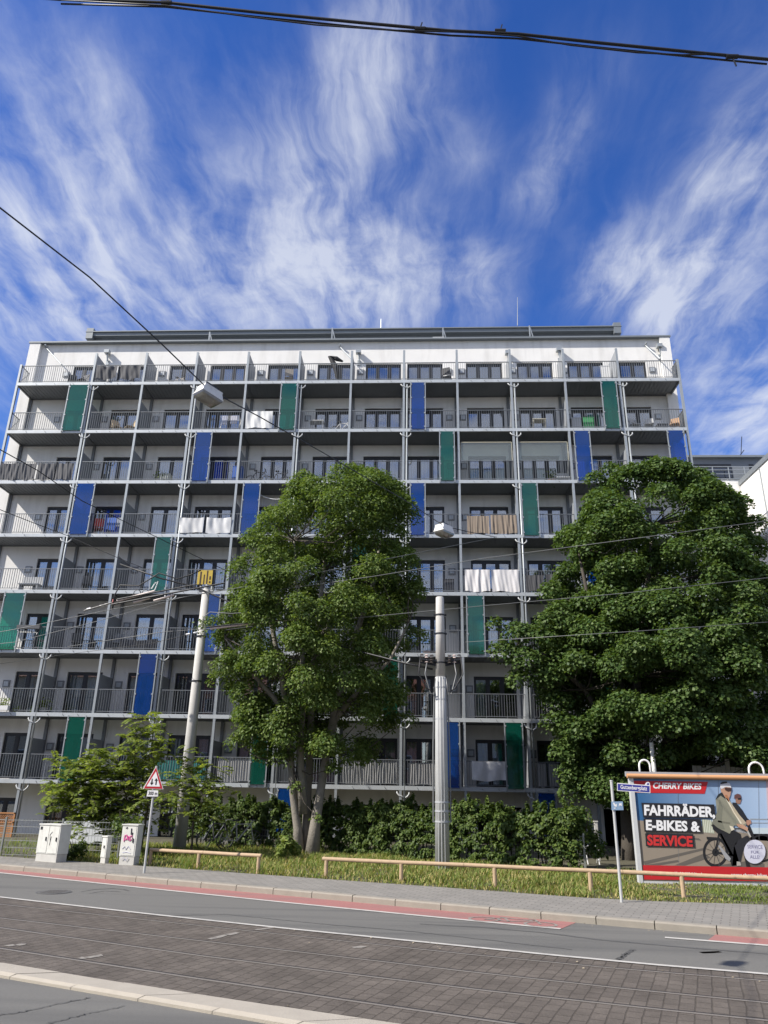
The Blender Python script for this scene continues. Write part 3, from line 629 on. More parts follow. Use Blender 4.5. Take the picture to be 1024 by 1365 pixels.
# flood lights and awning struts on the top wall
for (px, py) in ((143, 470), (478, 470), (677, 471), (745, 467), (879, 462)):
    c = ony(px, py, YW - .2); HB().box(c[0] - .14, YW - .34, c[2] - .06, c[0] + .14, YW - .06, c[2] + .14).tube([(c[0], YW - .2, c[2] - .05), (c[0] + .02, YW - .2, c[2] - .18), (c[0] + .06, YW - .12, c[2] - .5)], .045, 7).box(c[0] - .05, YW - .07, c[2] - .7, c[0] + .12, YW, c[2] - .4).build('flood_light', m_post, house)
for (ax, ay, bx, by) in ((61, 463, 82, 486), (453, 462, 470, 480), (860, 460, 880, 478)):
    a, c = ony(ax, ay, YW - .03), ony(bx, by, YW - .75); HB().tube([a, c], .03, 7).tube([a + np.array([0, -.02, 0.]), a + np.array([.06, -.2, .05])], .05, 7).build('awning_strut', m_post, house)

# ---------------------------------------------------------------- the lower wing and the annex on the right
an = empty('annex_building', (37, 14, 0)); tag(an, 'grey clad upper storey on a white wall, standing behind the big house on the right', 'building')
OA = Vector((37, 14, 0))
class AB(MB):
    def build(s, name, mats, parent=None, smooth=False):
        s.v = [(x - OA.x, y - OA.y, z) for x, y, z in s.v]; return MB.build(s, name, mats, parent, smooth)
YA = 14.0
za = ony(920, 605, YA)[2]; zb = ony(940, 639, YA)[2]; xa, xb = 31.4, ony(1060, 640, YA)[0]
AB().box(xa, YA, -.9, xb, YA + 9, zb).build('wall', m_wall, an)
g = AB().box(xa, YA + .5, zb, xb, YA + 9, za - .15).build('upper_storey', m_wallg, an)
AB().box(xa - .1, YA + .2, za - .15, xb + .1, YA + 9.2, za).build('roof', m_roofm, an)
AB().box(xa, YA - .06, zb - .02, xb, YA + .45, zb + .06).build('parapet', m_roofm, an)
for (l, t, r, b) in ((918, 619, 978, 641), (998, 619, 1008, 641)):
    p, q2 = ony(l, t, YA + .5), ony(r, b, YA + .5); w = AB().box(p[0], YA + .47, q2[2] - .6, q2[0], YA + .52, p[2]).build('window', m_frame, an)
    AB().box(p[0] + .07, YA + .455, q2[2] - .5, q2[0] - .07, YA + .468, p[2] - .3).build('pane', M('dark_pane', (.02, .025, .035), .05, spec=1.0), w)
r = AB()
for zz in (zb + .45, zb + .75, zb + 1.0): r.bar((xa, YA + .1, zz), (xb, YA + .1, zz), .04)
for k in range(12): x = xa + k * (xb - xa) / 11; r.bar((x, YA + .1, zb), (x, YA + .1, zb + 1.0), .05)
r.build('railing', m_post, an)
p = ony(988, 600, YA + 1); AB().bar(ony(986, 608, YA + 1), ony(992, 600, YA + 1), .05).bar(ony(988, 606, YA + 1), ony(989, 582, YA + 1), .04).build('antenna', m_frame, an)
# white wing whose gable runs towards the street
wg = empty('side_wing', (40, 8, 0)); tag(wg, 'bright white side wing with a sloping roof edge and balconies at the right edge', 'building')
OB = Vector((40, 8, 0))
class WB(MB):
    def build(s, name, mats, parent=None, smooth=False):
        s.v = [(x - OB.x, y - OB.y, z) for x, y, z in s.v]; return MB.build(s, name, mats, parent, smooth)
c0 = ony(986, 641, YA - .1); xw = c0[0]; zw = c0[2]
d = ray(1024, 612); t = (xw - CAMP[0]) / d[0]; c1 = CAMP + d * t
print('wing', c0, c1)
def zr(y): return zw
ye = max(c1[1], 2.0)
w_ = WB(); y1 = -1.0
w_.box(xw, y1, -.9, xw + 10, YA - .1, zw - .35); w_.build('wall', m_wall, wg)
WB().box(xw - .08, y1 - .1, zw - .35, xw + 10.1, YA - .05, zw).build('roof', m_roofm, wg)
WB().box(xw - .05, YA - 3.2, 0, xw - .001, YA - 3.1, zw - .4).build('drainpipe', m_post, wg)
for s in range(1, 7):
    z = ZL(s) - .1; bo = WB().box(xw - 2.0, y1 + .3, z, xw - .002, YA - 5.0, z + .18).build('balcony', m_beam, wg)
    r = WB(); r.box(xw - 2.0, y1 + .3, z + 1.15, xw - 1.96, YA - 5, z + 1.2)
    for k in range(70): y = y1 + .3 + k * (YA - 5.3 - y1) / 69; r.box(xw - 1.99, y - .01, z + .18, xw - 1.97, y + .01, z + 1.15)
    r.build('railing', m_white, bo)
    WB().box(xw - 1.99, y1 + .28, z + .2, xw - .1, y1 + .31, z + 1.15).build('balcony_panel', m_white, bo)

# the houses over the road, behind the viewer: what the lower windows mirror
for k, (x0, x1, hh, col) in enumerate(((-48, -12, 15.5, (.42, .36, .28)), (-11.5, 18, 13.5, (.36, .20, .15)), (18.5, 52, 16.0, (.45, .43, .38)), (52.5, 85, 14.0, (.40, .33, .24)))):
    ob_ = empty('town_house', ((x0 + x1) / 2, -66, -.05)); tag(ob_, ['sand coloured town house over the road behind the viewer', 'red brick town house over the road behind the viewer', 'pale grey town house over the road behind the viewer', 'ochre town house over the road behind the viewer'][k], 'house', 'houses over the road')
    w = x1 - x0; mw = M('house_wall_%d' % k, col, .9, var=.06, vscale=.8)
    MB().box(-w / 2, -6, 0, w / 2, 6, hh).build('wall', mw, ob_); MB().poly([(-w / 2 - .3, 6.4, hh), (w / 2 + .3, 6.4, hh), (w / 2 + .3, 0, hh + 4.5), (-w / 2 - .3, 0, hh + 4.5)]).poly([(w / 2 + .3, -6.4, hh), (-w / 2 - .3, -6.4, hh), (-w / 2 - .3, 0, hh + 4.5), (w / 2 + .3, 0, hh + 4.5)]).build('roof', M('house_roof_%d' % k, (.22, .09, .06), .8, var=.1), ob_)
    fo = MB().box(-.55, 0, -.8, .55, .06, .8).build('window', m_white, ob_); po = MB().box(-.47, .061, -.72, .47, .066, .72).build('pane', m_frame, fo); first = True
    for fl in range(4):
        for i in range(int(w / 3.2)):
            p = (-w / 2 + 2.0 + i * 3.2, 6.0, 2.2 + fl * 3.3)
            if first: fo.location = p; first = False
            else: copy_tree(fo, ob_).location = p

# ================================================================== trees, hedge, grass
def grow_crown(name, parent, prof, Yt, mat, nclump, nleaf, leaf, depth=.85, aspect=.85, seed=1, extra=(), crad=(.55, .95), inner=.25):
    """crown of leaf clumps. prof: (py, xl, xr) outline at the tree's own distance; turned into a solid with depth"""
    R = np.random.default_rng(seed)
    pr = sorted([(ony((xl + xr) / 2, py, Yt)[2], ony(xl, py, Yt)[0], ony(xr, py, Yt)[0]) for py, xl, xr in prof])
    zs, xl, xr = map(np.array, zip(*pr))
    C = []; Rr = []; Oo = []
    hw = (xr - xl) / 2; wgt = np.maximum(np.interp(np.linspace(zs[0], zs[-1], 400), zs, hw), .2) ** 1.2; cz = np.cumsum(wgt) / wgt.sum()
    for i in range(nclump):
        z = np.interp(R.random(), cz, np.linspace(zs[0], zs[-1], 400)); a = R.random() * 2 * math.pi
        rho = (R.random() ** .5 * .75) if R.random() < inner else .74 + .26 * R.random()
        l, r_ = np.interp(z, zs, xl), np.interp(z, zs, xr); h = (r_ - l) / 2; m = (l + r_) / 2; cr = crad[0] + (crad[1] - crad[0]) * R.random()
        hh = max(h - cr * .75, .12); p = np.array([m + hh * rho * math.cos(a), Yt + hh * depth * rho * math.sin(a), z])
        o = np.array([math.cos(a) * rho, math.sin(a) * rho, 1.15 * (z - zs[0]) / (zs[-1] - zs[0]) - .25]); C.append(p); Rr.append(cr); Oo.append(o)
    for (px, py, cr, dy) in extra:
        p = ony(px, py, Yt + dy); C.append(p); Rr.append(cr); Oo.append(np.array([0, -.4, .6]))
    P = []; Nn = []; T = []
    for p, cr, o in zip(C, Rr, Oo):
        o = o / max(np.linalg.norm(o), .2); k = int(nleaf * (cr / .75) ** 2)
        d = unit(R.normal(size=(k, 3)) + o * .75 + np.array([0, 0, .35])); rad = cr * (.35 + .65 * R.random((k, 1)) ** .45)
        q = d * rad; q[:, 2] *= .62; q[:, 2] -= .22 * (np.hypot(q[:, 0], q[:, 1]) / cr) ** 2 * cr
        # ragged little sprays
        q += R.normal(size=(k, 3)) * .06
        P.append(p + q); Nn.append(unit(d * .55 + np.array([0, 0, .65]) + R.normal(size=(k, 3)) * .42)); T.append(unit(d + np.array([0, 0, -.55]) + R.normal(size=(k, 3)) * .5))
    P = np.concatenate(P); Nn = np.concatenate(Nn); T = np.concatenate(T); sz = leaf * (.65 + .7 * R.random(len(P)))
    V, F = leaf_arrays(P, Nn, sz, aspect, .1, T)
    base = np.array(parent.location)
    o = link(name, mesh_from_arrays(name, V - base, F, mat), parent)
    return o, np.array(C)
def limbs(name, parent, stems, mat, tips=None, hubs=None, trad=.03, n=10):
    base = Vector(parent.location); mb = MB()
    for pts, rads in stems: mb.tube([Vector(p) - base for p in pts], rads, n)
    if tips is not None:
        H_ = [np.array(h) for h in hubs]
        for t in tips:
            h = min(H_, key=lambda h: np.linalg.norm((h - t) * np.array([1, 1, 1.4])) + (3 if h[2] > t[2] + .3 else 0))
            m = (h + t) / 2 + np.array([0, 0, -.12 * np.linalg.norm(h - t)]) + RNG.normal(size=3) * .12
            mb.tube([Vector(h) - base, Vector(m) - base, Vector(t) - base], [trad * 2.1, trad * 1.3, trad * .5], 5, cap=False)
    return mb.build(name, mat, parent, True)
def pth(pts, rads, Y, dys=None):
    return ([ony(x, y, Y + (dys[i] if dys else 0)) for i, (x, y) in enumerate(pts)], rads)

# the tall tree with several stems
YT1 = -6.3; b1 = onz(410, 1141, .1); b1[1] = YT1; b1[0] = ony(410, 1141, YT1)[0]; b1[2] = .08
t1 = empty('deciduous_tree', b1); tag(t1, 'tall bushy tree on several pale stems, standing left of the metal mast', 'tree')
prof1 = [(628, 445, 480), (645, 390, 535), (668, 372, 556), (700, 335, 560), (740, 312, 566), (780, 300, 570), (820, 283, 568), (860, 288, 562), (895, 290, 560), (930, 300, 552), (965, 318, 535), (1000, 330, 500)]
ex1 = [(283, 835, .6, -.8), (300, 890, .65, -.6), (296, 905, .6, .3), (330, 975, .55, -.5), (315, 990, .45, -.3), (352, 965, .6, -.2), (405, 640, .6, 0), (515, 655, .6, 0), (350, 712, .6, -.3), (318, 760, .6, -.2), (545, 690, .55, .2), (555, 850, .6, 0), (380, 1010, .5, -.4), (490, 1010, .5, .5), (445, 1025, .35, -.4), (540, 960, .5, .3), (395, 1050, .25, -.5), (425, 1092, .2, -.5)]
cr1, C1 = grow_crown('crown', t1, prof1, YT1, m_lf1, 250, 720, .112, .80, .62, 3, ex1, (.48, .88))
st1 = [pth([(398, 1143), (397, 1105), (391, 1060), (388, 1020), (386, 970), (375, 900), (360, 820), (350, 740)], [.24, .15, .13, .12, .115, .10, .08, .03], YT1, [0, 0, -.1, -.2, -.3, -.5, -.7, -.8]),
       pth([(416, 1144), (420, 1100), (428, 1050), (436, 1000), (448, 940), (470, 860), (500, 770), (510, 700)], [.27, .185, .15, .14, .13, .11, .08, .03], YT1, [-.15, -.1, 0, .1, .1, .3, .5, .6]),
       pth([(408, 1140), (409, 1080), (412, 1030), (414, 960), (420, 860), (432, 760), (440, 660)], [.2, .14, .13, .12, .11, .08, .03], YT1, [.25, .3, .4, .4, .3, .1, 0]),
       pth([(404, 1085), (402, 1040), (400, 1000), (405, 930), (402, 840), (392, 720)], [.16, .13, .12, .1, .08, .03], YT1, [-.1, -.2, -.3, -.5, -.8, -.9]),
       pth([(436, 1000), (446, 960), (470, 930), (520, 880), (545, 830)], [.13, .12, .09, .06, .03], YT1, [.1, .1, .0, -.3, -.5]),
       pth([(386, 960), (365, 930), (330, 890), (300, 850)], [.11, .09, .06, .03], YT1, [-.3, -.5, -.8, -.9])]
limbs('trunk', t1, st1, m_bark)
limbs('branches', t1, [], m_barkd, C1, [p for s in st1 for p in s[0][3:]], .016)
# the big maple on the right
YT2 = -5.6; b2 = ony(845, 1160, YT2); b2[2] = .08
t2 = empty('maple_tree', b2); tag(t2, 'large dense round maple tree behind the advertising hoarding', 'tree')
prof2 = [(632, 828, 912), (648, 788, 955), (672, 770, 985), (705, 745, 1012), (745, 738, 1025), (790, 726, 1040), (840, 715, 1060), (890, 700, 1075), (940, 722, 1080), (985, 735, 1075), (1025, 745, 1060), (1060, 770, 1040)]
ex2 = [(792, 640, .5, 0), (815, 628, .5, 0), (930, 636, .6, 0), (985, 672, .6, .2), (1005, 700, .6, 0), (672, 868, .65, -1.0), (690, 845, .7, -1.0), (700, 880, .75, -1.2), (720, 850, .8, -1.0), (735, 830, .7, -1), (695, 905, .6, -1), (660, 832, .35, -1), (730, 900, .8, -1), (745, 960, .7, -.8), (755, 1000, .7, -.6), (742, 935, .6, -.8), (760, 1030, .6, -.4), (765, 1055, .6, 0), (790, 1045, .7, 0), (820, 1060, .7, -.3), (735, 790, .6, -.3)]
cr2, C2 = grow_crown('crown', t2, prof2, YT2, m_lf2, 360, 760, .115, .80, .95, 5, ex2, (.55, 1.0), .22)
st2 = [pth([(840, 1165), (838, 1120), (835, 1070), (838, 1000), (850, 900), (862, 800), (870, 700)], [.30, .24, .22, .2, .16, .11, .04], YT2),
       pth([(852, 1165), (858, 1110), (872, 1040), (900, 950), (940, 850), (960, 760)], [.2, .18, .16, .13, .09, .03], YT2, [.1, .1, .2, .3, .4, .4]),
       pth([(838, 1040), (815, 980), (780, 920), (730, 875), (690, 860)], [.15, .12, .1, .07, .03], YT2, [0, -.2, -.5, -.9, -1.1]),
       pth([(845, 960), (815, 880), (785, 800), (770, 730)], [.13, .11, .08, .03], YT2, [0, -.4, -.9, -1.1])]
limbs('trunk', t2, st2, m_barkd)
limbs('branches', t2, [], m_barkd, C2[::2], [p for s in st2 for p in s[0][2:]], .018)

# hedge in front of the ground floor
def leafy_box(name, parent, path, z0, z1, width, mat, n, leaf, seed, top_rag=.25, aspect=.7):
    R = np.random.default_rng(seed); L = resample(path, 200); s = np.r_[0, np.cumsum(np.linalg.norm(np.diff(L, axis=0), axis=1))]
    t = R.random(n) * s[-1]; x = np.interp(t, s, L[:, 0]); y = np.interp(t, s, L[:, 1])
    i = np.clip(np.searchsorted(s, t), 1, 199); d = unit(L[i] - L[i - 1]); nn = np.stack([-d[:, 1], d[:, 0]], 1)
    face = R.random(n); bump_ = .12 * np.sin(t * 2.1 + 1) + .16 * np.sin(t * 5.3) + .10 * np.sin(t * 11.7 + 2) + .08 * np.sin(t * 23)
    zt = z1 + bump_ * top_rag * 1.6
    w = np.where(face < .58, -width / 2 * (.72 + .28 * R.random(n)) - .05 * np.abs(np.sin(t * 3.3)), (R.random(n) - .5) * width)
    zz = np.where(face < .58, z0 + (zt - z0) * R.random(n), zt - .35 * R.random(n) ** 2 + (R.random(n) ** 5) * .35)
    ph = np.sin(t * 7 + zz * 6) * np.sin(zz * 9 + t * 3.1); w = w - np.where(face < .58, ph * .07, 0)
    P = np.stack([x + nn[:, 0] * w, y + nn[:, 1] * w, zz], 1)
    out = np.where((face < .58)[:, None], np.stack([-nn[:, 0], -nn[:, 1], np.full(n, .35)], 1), np.array([[0, -.25, 1.0]]))
    N_ = unit(out + R.normal(size=(n, 3)) * .5)
    V, F = leaf_arrays(P, N_, leaf * (.6 + .8 * R.random(n)), aspect, .12, unit(R.normal(size=(n, 3)) + np.array([0, -.3, -.5])))
    b = np.array(parent.location); return link(name, mesh_from_arrays(name, V - b, F, mat), parent)
hp = [onz(x, y, .1)[:2] for x, y in ((232, 1127), (330, 1131), (420, 1135), (520, 1143), (620, 1151), (700, 1158), (782, 1164))]
hp = [p + np.array([0, .45]) for p in hp]
hz = empty('hedge', (*hp[3], .09)); tag(hz, 'long clipped green hedge with ragged top running below the balconies', 'hedge')
def shoot_hedge(name, parent, path, z1, width, mat, ncl, per, leaf, seed):
    R = np.random.default_rng(seed); L = resample(path, 300); s = np.r_[0, np.cumsum(np.linalg.norm(np.diff(L, axis=0), axis=1))]; P = []; Nn = []; T = []
    for c in range(ncl):
        t = R.random() * s[-1]; p = np.array([np.interp(t, s, L[:, 0]), np.interp(t, s, L[:, 1])]); k = min(np.searchsorted(s, t), 299); d = unit(L[k] - L[max(k - 1, 0)]); nn = np.array([-d[1], d[0]])
        top = z1 + .10 * math.sin(t * 2.1 + 1) + .08 * math.sin(t * 5.3) + R.normal() * .07; kind = R.random(); m = int(per * R.uniform(.6, 1.4))
        if kind < .62: w, z, out, r = -width / 2 * R.uniform(.55, 1.08), .12 + (top - .12) * R.random() ** .8, np.array([-nn[0], -nn[1], .45]), R.uniform(.12, .24)
        elif kind < .88: w, z, out, r = R.uniform(-.5, .5) * width, top - .12 * R.random(), np.array([-nn[0] * .3, -nn[1] * .3, 1.]), R.uniform(.14, .25)
        else: w, z, out, r = R.uniform(-.5, .3) * width, top + .12, np.array([0, -.2, 1.]), .10          # upright shoots
        c3 = np.array([p[0] + nn[0] * w, p[1] + nn[1] * w, z]); dd = unit(R.normal(size=(m, 3)) + out * .9); q = c3 + dd * r * (.3 + .7 * R.random((m, 1))) * (np.array([.7, .7, 2.4]) if kind >= .88 else np.array([1.15, 1., .85]))
        P.append(q); Nn.append(unit(dd * .6 + out * .4 + np.array([0, 0, .45]) + R.normal(size=(m, 3)) * .4)); T.append(unit(dd + np.array([0, 0, -.4]) + R.normal(size=(m, 3)) * .5))
    P = np.concatenate(P); P[:, 2] = np.maximum(P[:, 2], .1); Nn = np.concatenate(Nn); T = np.concatenate(T)
    V, F = leaf_arrays(P, Nn, leaf * (.6 + .8 * R.random(len(P))), .7, .12, T); b = np.array(parent.location); return link(name, mesh_from_arrays(name, V - b, F, mat), parent)
shoot_hedge('foliage', hz, hp, 1.52, 1.0, m_lf3, 1050, 62, .105, 21)
hb = MB(); Lh = resample(hp, 60)
for i in range(60):
    for k in range(2):
        p = Lh[i] + RNG.normal(size=2) * .12; hb.tube([Vector((*p, .05)) - hz.location, Vector((p[0] + random.uniform(-.2, .2), p[1] + random.uniform(-.15, .15), .9)) - hz.location, Vector((p[0] + random.uniform(-.35, .35), p[1] + random.uniform(-.2, .2), 1.7)) - hz.location], [.025, .018, .008], 5)
hb.build('stems', m_barkd, hz)
# lusher sprouts standing up from the hedge
def bush(name, label, cat, c, r, h, mat, n, leaf, seed, group=None, aspect=.7):
    R = np.random.default_rng(seed); t = empty(name, c); tag(t, label, cat, group)
    nb = max(5, int(n / 120)); P = []; Nn = []
    for i in range(nb):
        a = R.random() * 6.28; q = r * R.random() ** .5; z = h * (.25 + .7 * R.random()) * (1 - .35 * q / r); cc = np.array([q * math.cos(a), q * math.sin(a), z]); k = n // nb
        d = unit(R.normal(size=(k, 3)) + np.array([0, 0, .4])); P.append(cc + d * (.10 + .22 * h * .5 * R.random((k, 1)))); Nn.append(unit(d * .5 + np.array([0, -.1, .7]) + R.normal(size=(k, 3)) * .4))
    P = np.concatenate(P); P[:, 2] = np.maximum(P[:, 2], .03); Nn = np.concatenate(Nn)
    V, F = leaf_arrays(P, Nn, leaf * (.6 + .8 * R.random(len(P))), aspect, .12)
    link('foliage', mesh_from_arrays('foliage', V, F, mat), t)
    mb = MB()
    for i in range(7): a = R.random() * 6.28; mb.tube([(0, 0, -.02), (r * .3 * math.cos(a), r * .3 * math.sin(a), h * .5), (r * .7 * math.cos(a), r * .7 * math.sin(a), h * .85)], [.015, .011, .005], 5)
    mb.build('stems', m_barkd, t); return t
bush('shrub', 'low bright green weed clump at the foot of the tall pale stemmed tree', 'shrub', onz(378, 1146, .09), .42, .8, m_gr1, 700, .12, 31)
bush('shrub', 'small dark green bush growing against the wide white cabinet', 'shrub', onz(97, 1147, .1), .32, .62, m_lf3, 800, .09, 32)
bush('shrub', 'weedy green bush between the slim white post and the graffiti cabinet', 'shrub', onz(153, 1150, .1) + np.array([0, .5, 0]), .35, 1.6, m_lf3, 900, .10, 33)
bush('shrub', 'round dark shrub in the shade beside the hoarding, ending the hedge', 'shrub', onz(772, 1163, .1) + np.array([0, .9, 0]), .9, 1.9, m_lf3, 2600, .12, 34)
bush('shrub', 'broad shaded shrub filling the gap behind the hoarding', 'shrub', onz(930, 1150, .1), 1.6, 2.2, m_lf2, 3500, .15, 35)

# young trees with feathered leaves by the left mast
def feather_tree(label, base, stems, tips, nfr, frond, seed, group):
    """stems: list of pixel paths; tips: frond centres as (px, py, n, spread)"""
    R = np.random.default_rng(seed); t = empty('young_tree', base); tag(t, label, 'tree', group); Yb = base[1]
    for pts, r0 in stems:
        k = len(pts); MB().tube([Vector(ony(x, y, Yb)) - t.location for x, y in pts], [r0 * (1 - .8 * i / (k - 1)) for i in range(k)], 6).build('stem', m_barkd, t, True)
    mb = MB()
    P = []; Nn = []; T = []; S_ = []
    for (px, py, n, sp) in tips:
        hub = ony(px, py, Yb + R.normal() * .3)
        for i in range(int(n * 2.1)):
            a = R.random() * 6.28; el = R.uniform(-.1, .9); d = np.array([math.cos(a) * math.cos(el), math.sin(a) * math.cos(el), math.sin(el)]); L = frond * R.uniform(.65, 1.15)
            o = hub + R.normal(size=3) * sp; side = unit(np.cross(d, [0, 0, 1.]))
            m = 9
            for j in range(m + 1):
                f = .18 + .82 * j / m; q = o + d * L * f + np.array([0, 0, -.42 * L * f * f]); dd = unit(d + np.array([0, 0, -.84 * f])); up = np.cross(side, dd)
                for sg in ((-1, 1) if j < m else (0,)):
                    ll = L * .33 * (1 - .45 * abs(f - .45)); tv = unit(side * sg + dd * .45 + np.array([0, 0, -.28])); P.append(q + tv * ll * .5); T.append(tv); Nn.append(unit(up + R.normal(size=3) * .22)); S_.append(ll)
            mb.tube([Vector(o) - t.location, Vector(o + d * L * .5 + np.array([0, 0, -.105 * L])) - t.location, Vector(o + d * L + np.array([0, 0, -.42 * L])) - t.location], [.008, .006, .003], 4, cap=False)
    tag(mb.build('leaf_stalks', m_barkd, t, True), kind='stuff')
    V, F = leaf_arrays(np.array(P), np.array(Nn), np.array(S_), .42, .04, np.array(T))
    link('crown', mesh_from_arrays('crown', V - base, F, m_lf4), t); return t
gy = 'young feather leaved trees by the left mast'
ba = onz(165, 1143, .1) + np.array([0, .9, 0])
feather_tree('widest feather leaved young tree, spreading over the white cabinets', ba, [([(172, 1138), (170, 1105), (160, 1075), (130, 1050), (95, 1040)], .05), ([(172, 1138), (172, 1100), (168, 1060), (155, 1025)], .045), ([(170, 1120), (150, 1085), (120, 1075), (100, 1070)], .035)],
             [(85, 1045, 16, .3), (105, 1030, 18, .3), (130, 1022, 20, .35), (155, 1020, 20, .35), (175, 1030, 18, .3), (120, 1050, 20, .35), (150, 1050, 22, .4), (100, 1065, 18, .3), (130, 1075, 20, .35), (160, 1075, 20, .35), (85, 1070, 10, .25), (180, 1060, 16, .35), (148, 1100, 14, .3), (175, 1010, 12, .3), (120, 1035, 14, .5), (140, 1045, 16, .5), (165, 1050, 16, .5), (110, 1085, 12, .4), (190, 1085, 12, .4), (140, 1085, 14, .4)], 20, .62, 41, gy)
bb = onz(196, 1146, .1) + np.array([0, 1.2, 0])
feather_tree('slender young tree with a leafy tuft, rising above the triangular warning sign', bb, [([(186, 1141), (197, 1080), (200, 1030), (204, 985)], .04), ([(186, 1141), (178, 1060), (180, 1000), (183, 955)], .022), ([(180, 1000), (170, 985)], .01)],
             [(200, 968, 12, .22), (208, 985, 16, .28), (196, 992, 12, .25), (208, 1005, 12, .25), (183, 958, 3, .08), (172, 985, 2, .05), (188, 1035, 14, .3), (200, 1062, 10, .3)], 16, .52, 42, gy)
bc = onz(262, 1146, .1) + np.array([0, .6, 0])
feather_tree('low young tree with pointed leaves growing round the foot of the left concrete mast', bc, [([(255, 1140), (258, 1090), (262, 1050), (255, 1020)], .04), ([(258, 1095), (275, 1060), (285, 1040)], .025)],
             [(255, 1022, 14, .25), (275, 1030, 14, .28), (240, 1035, 12, .25), (285, 1045, 10, .2), (262, 1050, 16, .35), (245, 1065, 12, .3), (275, 1075, 14, .35), (225, 1060, 8, .25), (290, 1085, 10, .3)], 18, .48, 43, gy)

# grass on the verge
def grass(name, n, xr, yback, hmin, hmax, mat, seed, dens=None):
    R = np.random.default_rng(seed); Lb_ = np.array(L_back); x = R.uniform(xr[0], xr[1], n); y0 = np.interp(x, Lb_[:, 0], Lb_[:, 1]); y1 = np.interp(x, [h[0] for h in hp], [h[1] for h in hp]) - .25
    d = R.random(n) ** .85; y = y0 + .03 + (np.maximum(y1, y0 + 1.0) - y0) * d
    cl = .5 + .5 * np.sin(x * 2.3 + 1.7 * np.sin(y * 1.9)) * np.sin(y * 2.7 + x * .7 + 1); keep = R.random(n) < (.35 + .65 * cl); x, y, cl, y0 = x[keep], y[keep], cl[keep], y0[keep]; n = len(x)
    h = (hmin + (hmax - hmin) * R.random(n) ** 1.6) * (.35 + 1.0 * cl) * np.where(x > 22.6, np.where(y < -11.8, .38, .8), 1.) * np.clip((y - y0) * 3 + .35, .35, 1); a = R.random(n) * 6.28; ln = h * R.uniform(.2, 1.3, n); w = .006 + .008 * R.random(n)
    b = np.stack([x, y, np.full(n, ZS - .03)], 1); dx = np.stack([np.cos(a), np.sin(a), np.zeros(n)], 1); sd = np.stack([-np.sin(a), np.cos(a), np.zeros(n)], 1) * w[:, None]
    m = b + dx * ln[:, None] * .35 + np.array([0, 0, 1.]) * (h * .62)[:, None]; t = b + dx * ln[:, None] + np.array([0, 0, 1.]) * (h * .93)[:, None]
    V = np.stack([b - sd, b + sd, m + sd * .8, m - sd * .8, t], 1).reshape(-1, 3); k = np.arange(n)[:, None] * 5
    F = np.concatenate([k + [[0, 1, 2]], k + [[0, 2, 3]], k + [[3, 2, 4]]], 1).reshape(-1, 3)
    return tag(link(name, mesh_from_arrays(name, V, F, mat)), kind='stuff')
tag(grass('grass', 80000, (6.5, 34), 0, .05, .22, m_gr1, 51), 'rough green grass growing on the verge behind the pavement', 'grass')
tag(grass('dry_grass', 34000, (6.5, 24), 0, .05, .19, m_gr2, 52), 'dry straw coloured grass on the verge by the low wooden rail', 'grass')
tag(grass('grass', 5000, (-2, 8.5), 0, .05, .2, m_gr1, 53), 'thin weeds along the mesh fence and cabinets', 'grass')

# ================================================================== street things
# fence of steel mesh
def mesh_fence(label, P, h, name='mesh_fence', group=None):
    t = empty(name, (*P[0], .08)); tag(t, label, 'fence', group); L = [Vector((p[0] - P[0][0], p[1] - P[0][1], 0)) for p in P]
    for a, b in zip(L[:-1], L[1:]):
        d = b - a; n = max(1, round(d.length / 2.0))
        for i in range(n):
            p, q = a + d * i / n, a + d * (i + 1) / n; mb = MB()
            for z in (.06, .26, .46, .66, .86, h - .04): mb.bar(p + Vector((0, 0, z)), q + Vector((0, 0, z)), .016, .010)
            m = int((q - p).length / .10)
            for j in range(1, m): r = p + (q - p) * j / m; mb.bar(r + Vector((0, 0, .04)), r + Vector((0, 0, h)), .006)
            mb.build('mesh_panel', m_fence, t); MB().box(p.x - .025, p.y - .03, -.1, p.x + .025, p.y + .03, h + .04).build('post', m_fence, t)
    p = L[-1]; MB().box(p.x - .025, p.y - .03, -.1, p.x + .025, p.y + .03, h + .04).build('post', m_fence, t); return t
mesh_fence('grey steel mesh fence behind the white cabinets at the left edge', [onz(-60, 1136, .1)[:2], onz(0, 1140.5, .1)[:2], onz(150, 1148, .1)[:2] + np.array([0, .35])], 1.08)
mesh_fence('grey steel mesh fence half buried in the long hedge', [p + np.array([0, -.35]) for p in (hp[0], hp[2], hp[4], hp[6])], 1.0)
# orange lattice screen on a ground floor terrace
t = empty('lattice_screen', (ony(-25, 1100, -.9)[0], -.9, 0)); tag(t, 'orange brown wooden lattice screen behind the mesh fence at the left edge', 'screen')
m_or = M('orange_wood', (.42, .19, .07), .7, var=.15, vscale=8); x1 = ony(18, 1100, -.9)[0] - t.location.x; z1 = ony(10, 1083, -.9)[2]
mb = MB(); mb.box(0, -.03, z1 - .05, x1, .03, z1).box(0, -.03, z1 - .42, x1, .03, z1 - .37).box(x1 - .05, -.03, 0, x1, .03, z1)
mb.build('frame', m_or, t); mb = MB()
for k in range(int(x1 / .09)):
    x = k * .09; mb.bar((x, .0, z1 - .37), (min(x + .32, x1), .0, z1 - .05), .022, .01).bar((x, .012, z1 - .05), (min(x + .32, x1), .012, z1 - .37), .022, .01)
mb.build('lattice', m_or, t); mb = MB()
for k in range(9): mb.box(0, -.01, .0 + k * (z1 - .42) / 9 + .01, x1 - .05, .012, (k + 1) * (z1 - .42) / 9 - .008)
mb.build('boards', m_or, t)
